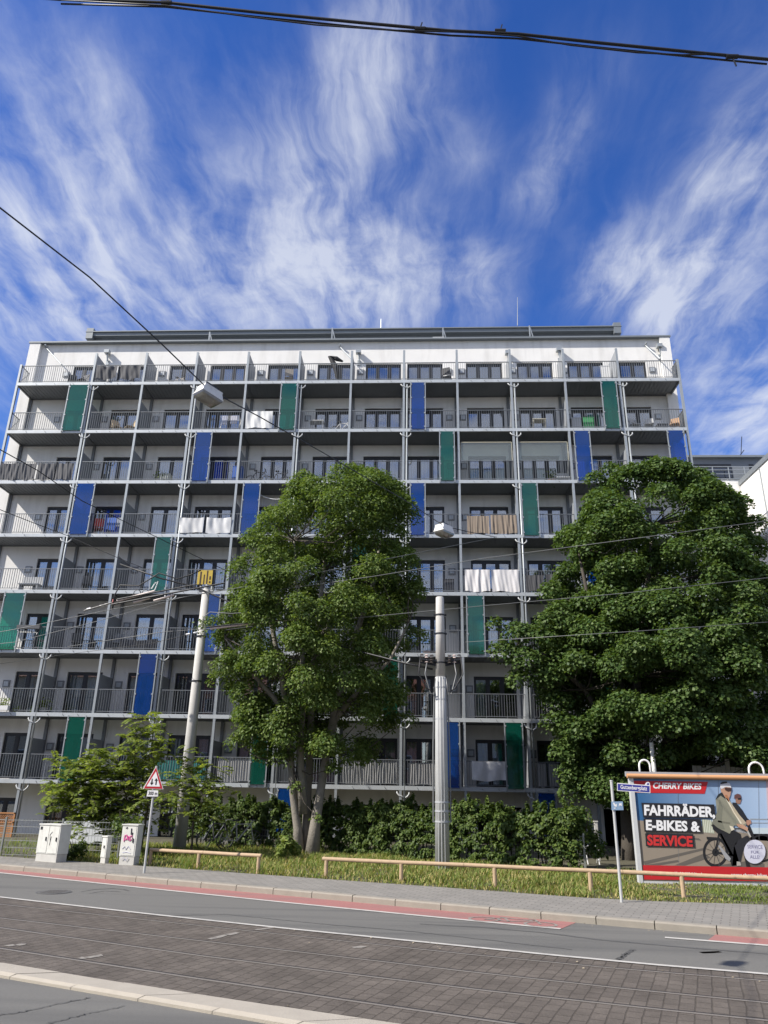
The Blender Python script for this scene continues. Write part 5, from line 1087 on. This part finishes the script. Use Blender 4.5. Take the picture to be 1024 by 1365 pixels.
m_lampw = M('lamp_housing_white', (.70, .69, .65), .5, var=.06, vscale=9, stain=((.42, .40, .36), 9, .5, (1, 1, 1))); m_bowl = glassmat('lamp_bowl', (.72, .71, .66), .06, .12, .16, (.4, .39, .36))
sa_ = math.atan2(DV[1], DV[0])
lamp('larger looking hanging street lamp, near the upper left over the balconies', 281, 517, sa_ - .25, .63, math.radians(8))
lamp('smaller looking hanging street lamp, between the tall tree and the maple', 592, 699, sa_ - .25, .80, 0)
# feeder cable bundle overhead
YF = -29.0
pts = [(-200, -22), (80, -1), (220, 3), (350, 17), (480, 30), (600, 41), (690, 45), (800, 57), (930, 70), (1024, 79), (1300, 104)]
F = [ony(x, y, YF) for x, y in pts]
fb = empty('feeder_cable', F[0]); tag(fb, 'thick twisted black cable bundle crossing the sky at the top', 'cable'); o = Vector(F[0])
MB().tube([Vector(q) - o for q in F], .014, 8).build('main_cable', m_wire, fb, True)
F2 = [ony(x, y, YF) for x, y in [(80, 0), (220, 7), (330, 22), (420, 33), (520, 40), (625, 43), (690, 48), (760, 60), (850, 70), (910, 73), (960, 72), (1024, 80)]]
MB().tube([Vector(q) - o for q in F2], .007, 7).build('slack_cable', m_wire, fb, True)
F3 = [q + np.array([0, .03, -.02]) for q in F[1:-1]]; MB().tube([Vector(q) - o for q in F3], .009, 7).build('second_cable', m_wire, fb, True)
for (x, y) in ((222, 3), (560, 38), (667, 41), (976, 75)): q = Vector(ony(x, y, YF)) - o; MB().tube([q + Vector((-.05, 0, 0)), q + Vector((.05, 0, -.005))], .02, 8).bar(q, q + Vector((.02, 0, -.12 if x > 900 else .08)), .01).build('cable_tie', m_wire, fb)
# dark wires on the left, tram contact wires and the section insulators
Zc = 7.2
g_ = lambda x, y, z=Zc: onz(x, y, z)
wire('lower dark wire crossing the left end of the balconies', [ony(-60, 655, -18), ony(90, 714, -6), ony(190, 757, -6)], .012, sag=.02)
wire('upper dark wire crossing the left end of the balconies', [ony(-60, 566, -18), ony(50, 627, -12), ony(110, 668, -8), ony(182, 703, -3), ony(300, 760, -.2)], .016)
wire('thick black messenger cable sloping from the concrete mast to the metal mast', [ony(160, 752, -6.2), ony(215, 771, -6.2), ony(262, 783, -6.1), ony(300, 800, -6.3), ony(380, 836, -7), ony(470, 866, -8), ony(540, 884, YM2), ony(577, 892, YM2)], .03, n=6)
A0, A1 = ony(25, 838, -8.5), ony(345, 779, -8.5)
wire('grey contact wire through the left section insulator', [ony(-150, 868, -8.5), A0, ony(150, 812, -8.5), A1, ony(660, 716.5, -8.5)], .011, m_wireg)
wire('thin grey wire from the left edge to the foot of the left insulator', [ony(-100, 868, -9), ony(20, 856, -9), ony(130, 828, -9), ony(240, 797, -9), ony(285, 788, -8.8)], .009, m_wireg)
wire('upper pale wire running right across the maple', [ony(330, 792, -8.5), ony(500, 768, -8.9), ony(640, 745, -9.6), ony(830, 720, -11), ony(1100, 684, -13)], .011, m_wireg)
wire('middle pale wire running right across the maple', [ony(90, 862, -8), ony(220, 842, -8), ony(420, 829, -8.5), ony(640, 808, -9.3), ony(830, 791, -10), ony(1100, 762, -11.5)], .011, m_wireg)
wire('lowest pale wire running right across the maple', [ony(620, 856, -9.3), ony(840, 842, -10), ony(1100, 824, -11.5)], .009, m_wireg)
wire('thin dark wire low across the left balconies', [ony(-80, 896, -3.0), ony(90, 872, -3.2), ony(200, 858, -3.6), ony(255, 845, -5.8)], .008)
def insul(label, segs, bars, Y):
    o = ony(*segs[0][0], Y); t = empty('section_insulator', o); tag(t, label, 'insulator', 'section insulators on the contact wires'); v = lambda q, dy=0: Vector(ony(q[0], q[1], Y + dy)) - Vector(o)
    for a, b in segs: MB().tube([v(a), v(b)], .045, 8).build('insulating_rod', m_ins2, t)
    for a, b, r in bars: MB().tube([v(a, -.05), v(b, -.05)], r, 7).build('runner', m_frame, t)
    return t, v
m_ins2 = M('pale_insulator', (.60, .50, .45), .5, var=.15, vscale=14)
t, v = insul('long pale section insulator beside the top of the concrete mast', [((205, 801), (232, 793)), ((156, 801), (206, 788)), ((178, 803), (200, 797))], [((148, 806), (300, 777), .03), ((156, 799), (262, 779), .026), ((190, 797), (290, 779), .02), ((112, 814), (150, 803), .022)], -8.0)
for k in range(2): c_ = v((183 + k * 11, 791)); MB().torus(c_, (0, 1, .1), .13, .014, 16, 6).build('ring', m_wire, t)
MB().tube([v(q) for q in ((150, 812), (153, 793), (160, 780), (185, 781), (203, 770), (212, 764), (228, 769), (236, 772), (255, 766), (268, 760))], .024, 8).build('jumper_cable', m_wire, t, True)
MB().tube([v((202, 785)), v((207, 777)), v((211, 775)), v((206, 788))], .02, 7).build('clamp', m_white, t)
MB().tube([v((150, 806)), v((151, 799))], .03, 7).build('clamp', M('red_clamp', (.5, .16, .14), .5), t)
for (x, y) in ((116, 812), (133, 808), (140, 806)): q = v((x, y)); MB().tube([q, q + Vector((.14, 0, .03))], .035, 8).build('strain_insulator', m_swhite, t)
t, v = insul('reddish pale section insulator crossing in front of the tall tree', [((280, 838), (345, 830)), ((345, 830), (398, 825))], [((275, 836), (400, 824), .024), ((300, 840), (370, 831), .02)], -8.3)
MB().tube([v(q) for q in ((270, 836), (272, 822), (280, 816), (310, 818), (330, 816), (352, 808))], .016, 7).build('jumper_cable', m_wireg, t, True)
for (x, y) in ((248, 846), (258, 844), (408, 827)): q = v((x, y)); MB().tube([q, q + Vector((.14, 0, .03))], .035, 8).build('strain_insulator', m_swhite, t)

# ================================================================== things on the balconies
def bal(b, s, fx, y=.5):
    x0, x1 = XP[b + 1], XP[b + 2]; return np.array([x0 + (x1 - x0) * fx, y, ZL(s) + .15])
ORD = {1: 'first', 2: 'second', 3: 'third', 4: 'fourth', 5: 'fifth', 6: 'sixth', 7: 'seventh', 8: 'top'}
CM = {}
def cmat(c, rough=.7):
    if c not in CM: CM[c] = M('fabric_or_paint_%d' % len(CM), c, rough, var=.05, vscale=8)
    return CM[c]
def chair(p, rz, c, label, fold=True):
    t = empty('garden_chair', p, rz); tag(t, label, 'chair'); m = cmat(c)
    MB().box(-.22, -.22, .42, .22, .22, .45).build('seat', m, t); bk = MB(); bk.box(-.22, .22, .50, .22, .25, .92)
    bk.build('backrest', m, t)
    for sx in (-.21, .21):
        for a, b in (((sx, -.26, 0), (sx, .25, .9)), ((sx, .26, 0), (sx, -.2, .43))): MB().bar(a, b, .03).build('leg', m, t)
    return t
def table(p, c, label, w=.7, d=.5, h=.72):
    t = empty('balcony_table', p); tag(t, label, 'table'); m = cmat(c); MB().box(-w / 2, -d / 2, h - .03, w / 2, d / 2, h).build('tabletop', m, t)
    for sx in (-1, 1):
        for sy in (-1, 1): MB().bar((sx * (w / 2 - .05), sy * (d / 2 - .05), 0), (sx * (w / 2 - .05), sy * (d / 2 - .05), h - .03), .035).build('leg', m, t)
def cloth(b, s, f0, f1, c, label, z0=.22, z1=1.25, wav=.03, freq=9, y=-.055, name='hanging_cloth', cat='cloth', sagv=.05, seed=0):
    R = np.random.default_rng(seed + s * 17 + b); a, e = bal(b, s, f0, y), bal(b, s, f1, y); nx, nz = 40, 10; V = []; L = e[0] - a[0]
    ph_, ph2, ph3 = R.random(3) * 6
    for j in range(nz + 1):
        for i in range(nx + 1):
            u, w_ = i / nx, j / nz; x = u * L; z = z0 + (z1 - z0) * w_ - sagv * math.sin(u * math.pi) * (1 - .3 * w_) + .03 * math.sin(u * 7 + ph_) * (1 - w_)
            V.append((x, -abs(wav) * .6 + wav * (math.sin(u * freq * 6.28 * .5 + ph_ + 1.2 * math.sin(w_ * 3 + ph2)) * .6 + .4 * math.sin(u * freq * 2.3 * 3 + w_ * 5)) * (1 - .5 * w_) + wav * .7 * math.sin(u * freq * 1.7 + 2.4 * math.sin(u * 4 + ph3) + w_ * 2.2 * math.sin(u * 9 + ph2)), z - .15))
    F = np.array([[j * (nx + 1) + i, j * (nx + 1) + i + 1, (j + 1) * (nx + 1) + i + 1, (j + 1) * (nx + 1) + i] for j in range(nz) for i in range(nx)])
    me = mesh_from_arrays(name, np.array(V), F, cmat(c, .9)); me.polygons.foreach_set('use_smooth', [True] * len(me.polygons)); ob = link(name, me); ob.location = tuple(a); return tag(ob, label, cat)
def airer(p, c, label, laundry=()):
    t = empty('drying_rack', p); tag(t, label, 'drying rack'); mb = MB()
    for sx in (-.5, .5): mb.bar((sx, -.25, 0), (sx, .25, .95), .025).bar((sx, .25, 0), (sx, -.25, .95), .025)
    mb.build('frame', cmat(c), t); mb = MB()
    for k in range(6): y = -.25 + k * .1; mb.bar((-.5, y, .95), (.5, y, .95), .012)
    mb.build('bars', cmat(c), t)
    for (x0, x1, z, cc) in laundry: MB().box(x0, -.27, z, x1, -.25, .96).build('laundry', cmat(cc), t)
def bicycle(p, rz, c, label, s=1.0):
    t = empty('bicycle', p, rz); tag(t, label, 'bicycle'); m = cmat(c, .4); r = .33 * s; mm = cmat((.03, .03, .032), .6)
    for x in (-.52 * s, .52 * s):
        w_ = MB(); w_.torus((x, 0, r), (0, 1, 0), r - .03, .022, 26, 6); wo_ = w_.build('wheel', mm, t); q = MB()
        for k in range(10): a = k * math.pi / 5; q.bar((x, 0, r), (x + (r - .03) * math.cos(a), 0, r + (r - .03) * math.sin(a)), .006)
        q.build('spokes', m_galv, wo_)
    a = [(-.52, 0, .33), (-.15, 0, .85), (.38, 0, .85), (-.08, 0, .30), (.44, 0, .95), (.52, 0, .33), (-.17, 0, .95)]; a = [(x * s, y, z * s) for x, y, z in a]; mb = MB()
    for i, j in ((0, 1), (1, 2), (2, 3), (3, 1), (0, 3), (2, 4), (2, 5), (1, 6)): mb.bar(a[i], a[j], .035)
    mb.build('frame', m, t); MB().box(-.30 * s, -.06, .95 * s, -.06 * s, .06, 1.0 * s).build('saddle', mm, t); MB().bar((.44 * s, -.26, .98 * s), (.44 * s, .26, .98 * s), .03).bar((.44 * s, 0, .9 * s), (.44 * s, 0, .98 * s), .03).build('handlebar', mm, t)
def boxy(name, cat, p, w, d, h, c, label, door=True):
    t = empty(name, p); tag(t, label, cat); MB().box(-w / 2, -d / 2, .03, w / 2, d / 2, h - .03).build('body', cmat(c), t); MB().box(-w / 2 - .015, -d / 2 - .015, h - .03, w / 2 + .015, d / 2 + .015, h).build('lid', cmat(c), t)
    if door: MB().box(-w / 2 + .03, -d / 2 - .015, .08, w / 2 - .03, -d / 2 - .001, h - .06).build('door', cmat(c), t)
def pot(p, r, c, label, mat=None, hgt=.5):
    t = empty('potted_plant', p); tag(t, label, 'potted plant'); MB().tube([(0, 0, 0), (0, 0, .28)], [r * .7, r], 14).build('pot', cmat(c), t)
    R = np.random.default_rng(int(abs(p[0] * 100)) + int(p[2])); k = 160; d = unit(R.normal(size=(k, 3)) + np.array([0, 0, .8])); V, F = leaf_arrays(np.array([0, 0, .3]) + d * hgt * R.random((k, 1)) ** .6, d + R.normal(size=(k, 3)) * .5, .10 * (.6 + R.random(k)), .6, .1); link('plant', mesh_from_arrays('plant', V, F, mat or m_lf3), t)
LG, DG, WH = (.40, .41, .42), (.075, .078, .085), (.66, .66, .65)
# top storey
chair(bal(-1, 8, .66), .5, DG, 'dark garden chair at the left end of the top storey balconies'); chair(bal(-1, 8, .80), -.4, (.10, .10, .11), 'dark garden chair in front of the leftmost top storey window')
cloth(0, 8, .05, .47, (.085, .085, .09), 'sagging dark grey cloth on the left half of a top storey railing', .45, 1.2, .05, 5, sagv=.16); cloth(0, 8, .52, .93, (.09, .09, .095), 'sagging dark grey cloth on the right half of a top storey railing', .4, 1.22, .05, 4, sagv=.12, seed=3)
bicycle(bal(1, 8, .62), 0, (.5, .46, .42), 'small folded bicycle on a top storey balcony, second from the left dark cloths', .62)
chair(bal(3, 8, .78), 3.3, (.33, .30, .27), 'brown chair on the top storey above a green panel'); 
t = empty('parasol', bal(4, 8, .72, .5)); tag(t, 'folded black parasol leaning on the top storey railing', 'parasol'); MB().tube([(0, 0, 0), (.0, .1, 1.1)], .025, 8).build('pole', cmat(DG), t); MB().tube([(0, .05, .45), (-.12, -.05, 1.1), (-.45, -.1, 1.75), (-.1, -.1, 1.62), (.25, -.1, 1.45)], [.10, .16, .12, .14, .05], 8).build('canopy', cmat((.02, .02, .022)), t)
boxy('storage_box', 'storage box', bal(6, 8, .66), .5, .4, .16, WH, 'flat white box on the top storey balcony above a blue panel', False); chair(bal(6, 8, .82), 2.8, (.04, .04, .045), 'black folding chair beside the flat white box on the top storey')
boxy('white_board', 'board', bal(9, 8, .86, .9), .5, .06, 1.35, WH, 'white board leaning by the divider on the top storey right side', False)
# seventh storey
m_wd = (.46, .37, .26); chair(bal(0, 7, .54), .9, m_wd, 'left pale wooden folding chair on a seventh storey balcony'); chair(bal(0, 7, .80), -.9, m_wd, 'right pale wooden folding chair on a seventh storey balcony')
airer(bal(2, 7, .72), WH, 'white drying rack with laundry on the seventh storey below the hanging lamp', ((-.4, -.1, .45, (.42, .44, .55)), (.05, .4, .5, (.5, .5, .58))))
cloth(3, 7, .06, .56, WH, 'white wrinkled cloth on a seventh storey railing, left of a green panel', .24, 1.2, .032, 4.5, sagv=.0)
table(bal(4, 7, .36), WH, 'small white table on the seventh storey right of a green panel', .8, .5, .7); bicycle(bal(4, 7, .84), 0, (.6, .6, .6), 'white bicycle parked on a seventh storey balcony', .72)
table(bal(8, 7, .5), (.6, .56, .44), 'pale table with a white top on the seventh storey', .7, .5, .72)
boxy('green_locker', 'cupboard', bal(9, 7, .40), .55, .35, .82, (.05, .28, .10), 'bright green cupboard on a seventh storey balcony near the right end'); boxy('white_cupboard', 'cupboard', bal(9, 7, .18), .5, .35, .8, (.45, .46, .47), 'grey white cupboard beside the bright green cupboard')
chair(bal(10, 7, .22), .3, (.5, .5, .5), 'light grey chair on the right end balcony of the seventh storey'); chair(bal(10, 7, .46), -.3, (.55, .55, .54), 'pale chair in front of the window on the seventh storey right end'); chair(bal(10, 7, .88), -.5, (.40, .25, .15), 'brown wooden chair at the right end of the seventh storey')
boxy('side_table', 'side table', bal(10, 7, .66), .5, .4, .42, DG, 'low dark side table on the seventh storey right end', False)
# sixth storey
for k in range(4): cloth(-1, 6, .03 + k * .24, .25 + k * .24, (.105, .105, .11), ['leftmost', 'second from left', 'third from left', 'rightmost'][k] + ' of four dark mesh strips along a sixth storey railing', .22, 1.12, .03, 6, sagv=.03, seed=k, name='privacy_mesh', cat='privacy mesh')
tag(bpy.data.objects['privacy_mesh'], group='dark mesh strips on the left end balcony')
boxy('washing_basket', 'basket', bal(1, 6, .62), .5, .4, .55, (.42, .44, .40), 'pale basket of washing on the sixth storey, left part', False); pot(bal(1, 6, .5), .2, (.45, .42, .4), 'leafy plant in a pale pot on the sixth storey, left part')
boxy('blue_locker', 'cupboard', bal(2, 6, .95, .6), .5, .4, 1.0, (.04, .12, .42), 'bright blue cupboard on the sixth storey right of a blue panel')
bicycle(bal(3, 6, .34), 0, (.03, .03, .03), 'black bicycle on the sixth storey, left one of the pair', .8); bicycle(bal(3, 6, .72, .7), .15, (.05, .05, .055), 'black bicycle on the sixth storey, right one of the pair', .85)
t = empty('hoop', bal(5, 6, .45, .2)); tag(t, 'round pink and purple disc behind the sixth storey railing above the tree', 'disc'); MB().torus((0, 0, .46), (0, 1, 0), .30, .05, 28, 8).build('rim', cmat((.55, .12, .40)), t); MB().disc((0, 0.01, .46), (0, 1, 0), .28, .03).build('cover', cmat((.32, .14, .34)), t)
pot(bal(8, 6, .66), .2, (.40, .18, .10), 'plant in an orange clay pot on the sixth storey'); t = empty('bench', bal(8, 6, .86)); tag(t, 'low white garden bench on the sixth storey beside the clay pot', 'bench'); MB().box(-.35, -.2, .3, .35, .2, .36).build('seat', cmat(WH), t); MB().box(-.35, .2, .36, .35, .24, .7).build('backrest', cmat(WH), t); MB().box(-.32, -.17, 0, -.27, .17, .3).build('leg', cmat(WH), t); MB().box(.27, -.17, 0, .32, .17, .3).build('leg', cmat(WH), t)
for k, (b, l) in enumerate(((7, 'clear glazing screen with pale frame on the sixth storey above the beige blind'), (8, 'clear glazing screen with pale frame on the sixth storey near the maple'))):
    a = bal(b, 6, .04, .03); e = bal(b, 6, .96, .03); t = empty('glazing_screen', a); tag(t, l, 'screen'); L = e[0] - a[0]
    MB().box(.02, 0, 1.12, L - .02, .012, 2.1).build('pane', glassmat('screen_glass_%d' % k, (.86, .90, .87), .02, .1, .12, (.6, .66, .62)), t); f = MB().box(0, -.02, 1.1, .02, .03, 2.12).box(L - .02, -.02, 1.1, L, .03, 2.12).box(.02, -.02, 2.1, L - .02, .03, 2.13); f.build('frame', cmat((.5, .47, .36)), t)
# fifth storey
chair(bal(0, 5, .52), 3.4, (.42, .04, .04), 'red chair on the fifth storey right of a blue panel'); airer(bal(0, 5, .78), WH, 'drying rack with blue washing on the fifth storey right of a blue panel', ((-.4, -.15, .35, (.05, .13, .45)), (-.1, .2, .3, (.05, .14, .5)), (.25, .45, .5, (.3, .33, .4)))); 
cloth(2, 5, .04, .48, (.58, .58, .58), 'left white cloth with folds hung on a fifth storey railing', .26, 1.02, .034, 3.3, sagv=.05); cloth(2, 5, .53, .97, (.60, .60, .60), 'right white cloth with folds hung on a fifth storey railing', .24, 1.02, .036, 2.7, sagv=.06, seed=5)
cloth(7, 5, .12, .50, (.25, .20, .155), 'left half of the brown beige blind on a fifth storey railing', .22, 1.12, .015, 18, sagv=0); cloth(7, 5, .53, .98, (.25, .20, .155), 'right half of the brown beige blind on a fifth storey railing', .22, 1.16, .02, 16, sagv=0, seed=2)
a, e = bal(3, 5, .4, .1), bal(4, 5, .1, .1); wire('white string drooping under the fifth storey ceiling beside a blue panel', [a + [0, 0, 2.2], e + [0, 0, 2.3]], .02, m_white, 'string', .35, cat='string')['group'] = 'strings'
# fourth storey
t = empty('bench', bal(-1, 4, .62)); tag(t, 'pale slatted bench on the fourth storey left end balcony', 'bench'); MB().box(-.5, -.2, .38, .5, .2, .43).build('seat', cmat(LG), t); MB().box(-.5, .2, .43, .5, .24, .85).build('backrest', cmat(LG), t)
for sx in (-.45, .4): MB().box(sx, -.18, 0, sx + .05, .2, .38).build('leg', cmat(LG), t)
chair(bal(0, 4, .46), .4, DG, 'dark folding chair on the fourth storey, left of two tall windows')
_bx = ony(271.5, 786, -.06)[0]; t = empty('banner', (_bx, -.06, ZL(4) + .15)); tag(t, 'yellow cloth banner with dark stripes on a railing above the concrete mast', 'banner'); MB().box(-.36, -.012, .32, .36, .0, 1.02).build('cloth', cmat((.50, .36, .05)), t)
for x0, x1, z0, z1 in ((-.24, -.17, .32, .95), (-.06, -.01, .32, .80), (.08, .14, .32, 1.0), (.22, .29, .55, .72), (.22, .29, .38, .48)): MB().box(x0, -.02, z0, x1, -.0125, z1).build('stripe', cmat((.05, .025, .02)), t)
cloth(7, 4, .06, .48, (.68, .66, .66), 'left half of the white patterned net hung on a fourth storey railing', .2, 1.26, .024, 6, sagv=.0); cloth(7, 4, .51, .97, (.68, .66, .66), 'right half of the white patterned net hung on a fourth storey railing', .2, 1.26, .024, 6, sagv=0, seed=4)
cloth(8, 4, .08, .38, (.08, .08, .085), 'left dark grey sheet on the fourth storey railing by the maple', .22, 1.0, .015, 7, sagv=0); cloth(8, 4, .42, .80, (.085, .085, .09), 'right dark grey sheet on the fourth storey railing by the maple', .22, 1.05, .015, 7, sagv=0, seed=2)
boxy('dark_cupboard', 'cupboard', bal(6, 4, .80), .45, .4, .75, (.05, .05, .055), 'dark cupboard on the fourth storey right of the tall tree')
# third storey
airer(bal(-1, 3, .66), WH, 'white drying rack on the third storey left end balcony'); t = empty('window_box', bal(-1, 3, .80, -.12)); tag(t, 'dark planter box hooked on the third storey left railing', 'planter'); MB().box(-.6, -.1, .95, .5, .08, 1.12).build('box', cmat(DG), t)
chair(bal(0, 3, .45), .7, DG, 'dark garden chair on the third storey left of a window with two panes'); cloth(1, 3, .25, .9, (.05, .05, .055), 'dark cloth draped slanting behind a third storey railing', .25, .75, .02, 4, y=.1, sagv=.15)
chair(bal(1, 3, .16), .3, (.25, .26, .27), 'grey garden chair beside the slanting dark cloth on the third storey')
boxy('blue_box', 'box', bal(3, 1 + 6, .9), .3, .3, .3, (.05, .2, .5), 'small blue box by the divider on the seventh storey left of a green panel', False)
# second storey
for k, f in enumerate((.34, .62)):
    t = empty('planter_box', bal(-1, 2, f, -.12)); tag(t, ['white planter box with herbs at the far left of the second storey', 'white planter box with herbs next to the first double post on the second storey'][k], 'planter'); MB().box(-.45, -.12, .08, .45, .08, .28).build('box', cmat(WH), t)
    R = np.random.default_rng(k); n_ = 260; q = np.stack([R.uniform(-.43, .43, n_), R.uniform(-.12, .08, n_), .28 + .35 * R.random(n_) ** 1.5], 1); V, F = leaf_arrays(q, R.normal(size=(n_, 3)) + [0, -.3, .8], .08 * (.6 + R.random(n_)), .5, .1); link('herbs', mesh_from_arrays('herbs', V, F, m_gr1), t)
pot(bal(0, 2, .06), .2, (.45, .45, .44), 'small pale plant pot by the double post on the second storey', m_gr1, .45)
# first storey
table(bal(0, 1, .42), (.5, .5, .49), 'pale low table on the first storey left of a green panel', .8, .5, .6); chair(bal(0, 1, .62), 2.2, (.2, .2, .21), 'grey chair beside the pale low table on the first storey')
cloth(2, 1, .10, .94, (.04, .21, .19), 'teal green mesh along a first storey railing behind the concrete mast', .22, 1.05, .015, 8, y=.05, sagv=0)
cloth(3, 1, .12, .62, (.38, .38, .38), 'pale grey mesh on a first storey railing left of a green panel', .22, 1.2, .012, 9, y=.05, sagv=0)
cloth(5, 1, .06, .94, (.36, .36, .35), 'pale grey mesh on a first storey railing right of the tree stems', .22, 1.2, .02, 9, y=.05, sagv=0)
cloth(6, 1, .12, .56, (.34, .335, .33), 'short pale grey mesh on a first storey railing left of the metal mast', .22, 1.12, .012, 7, y=.05, sagv=0)
boxy('light_blue_box', 'box', bal(6, 1, .84, .2), .4, .3, .5, (.12, .30, .62), 'light blue box behind a blue panel on the first storey', False)
cloth(7, 1, .10, .62, (.62, .62, .64), 'white crumpled bed sheet on a first storey railing right of the metal mast', .45, 1.22, .03, 4.3, sagv=.02)
for k, f in enumerate((.18, .36, .54, .72)): cloth(8, 1, f - .07, f + .07, (.36, .36, .35), ['first', 'second', 'third', 'fourth'][k] + ' from left of the pale fabric strips on a first storey railing by the maple', .22, 1.18, .012, 3, y=.05, sagv=0, seed=k, name='fabric_strip', cat='fabric strip')
cloth(8, 2, .30, .72, (.42, .41, .40), 'pale grey mesh on a second storey railing left of the maple crown', .22, 1.0, .012, 8, y=.05, sagv=0)
cloth(9, 4, .1, .9, (.45, .45, .45), 'pale mesh behind maple leaves on a fourth storey railing', .22, 1.1, .012, 8, y=.05, sagv=0)

# ------------------------------------------------------------------ behind the hedge and under the maple
def bike_at(px, py, label, rz, c):
    p = onz(px, py, .1); bicycle(p, rz, c, label, 1.0)
bike_at(318, 1133, 'pale bicycle half hidden in the hedge behind the shorter wooden rail', .5, (.35, .35, .36)); bike_at(286, 1132, 'dark bicycle half hidden in the hedge near the concrete mast', .9, (.09, .09, .1))
p = onz(790, 1152, .1); t = empty('folding_stool', p); tag(t, 'white folding stool in the shade beside the end of the hedge', 'stool')
MB().box(-.2, -.15, .5, .2, .15, .53).build('seat', cmat(WH), t)
for sx in (-.18, .18): MB().bar((sx, -.2, 0), (sx, .14, .5), .025).build('leg', cmat(WH), t); MB().bar((sx, .2, 0), (sx, -.14, .5), .025).build('leg', cmat(WH), t)
q = onz(798, 1147, .1); zq = ony(798, 1096, q[1])[2]; ob = MB().box(-.05, -.05, -.1, .05, .05, zq - .1).box(-.07, -.07, zq - .1, .07, .07, zq - .06).build('garden_post', m_conc); ob.location = q; tag(ob, 'short pale post standing in the maple shade at the end of the hedge', 'post')
zq = ony(877, 990, -7.5)[2]; q = ony(880, 1100, -7.5); ob = MB().tube([(0, 0, 0), (0, 0, zq - .1)], .07, 10).build('flag_pole', m_white); ob.location = (q[0], -7.5, .1); tag(ob, 'white pole rising behind the hoarding under the maple', 'pole')
t = empty('board_fence', (ony(925, 1040, -6.8)[0], -6.8, .1)); tag(t, 'pale vertical board fence just above the top of the hoarding', 'fence'); bf = MB(); zt_ = ony(960, 1022, -6.8)[2]
for k in range(34):
    hh = zt_ - .1 + (.25 if k in (7,) else random.uniform(-.04, .04)); MB().box(k * .16, -.012, 0, k * .16 + .145, .012, hh).build('board', m_board if k else globals().setdefault('m_board', M('weathered_board', (.36, .35, .33), .85, var=.12, vscale=5)), t)
MB().box(0, .013, .6, 5.4, .06, .7).box(0, .013, 2.0, 5.4, .06, 2.1).build('crossbar', m_barkd, t)
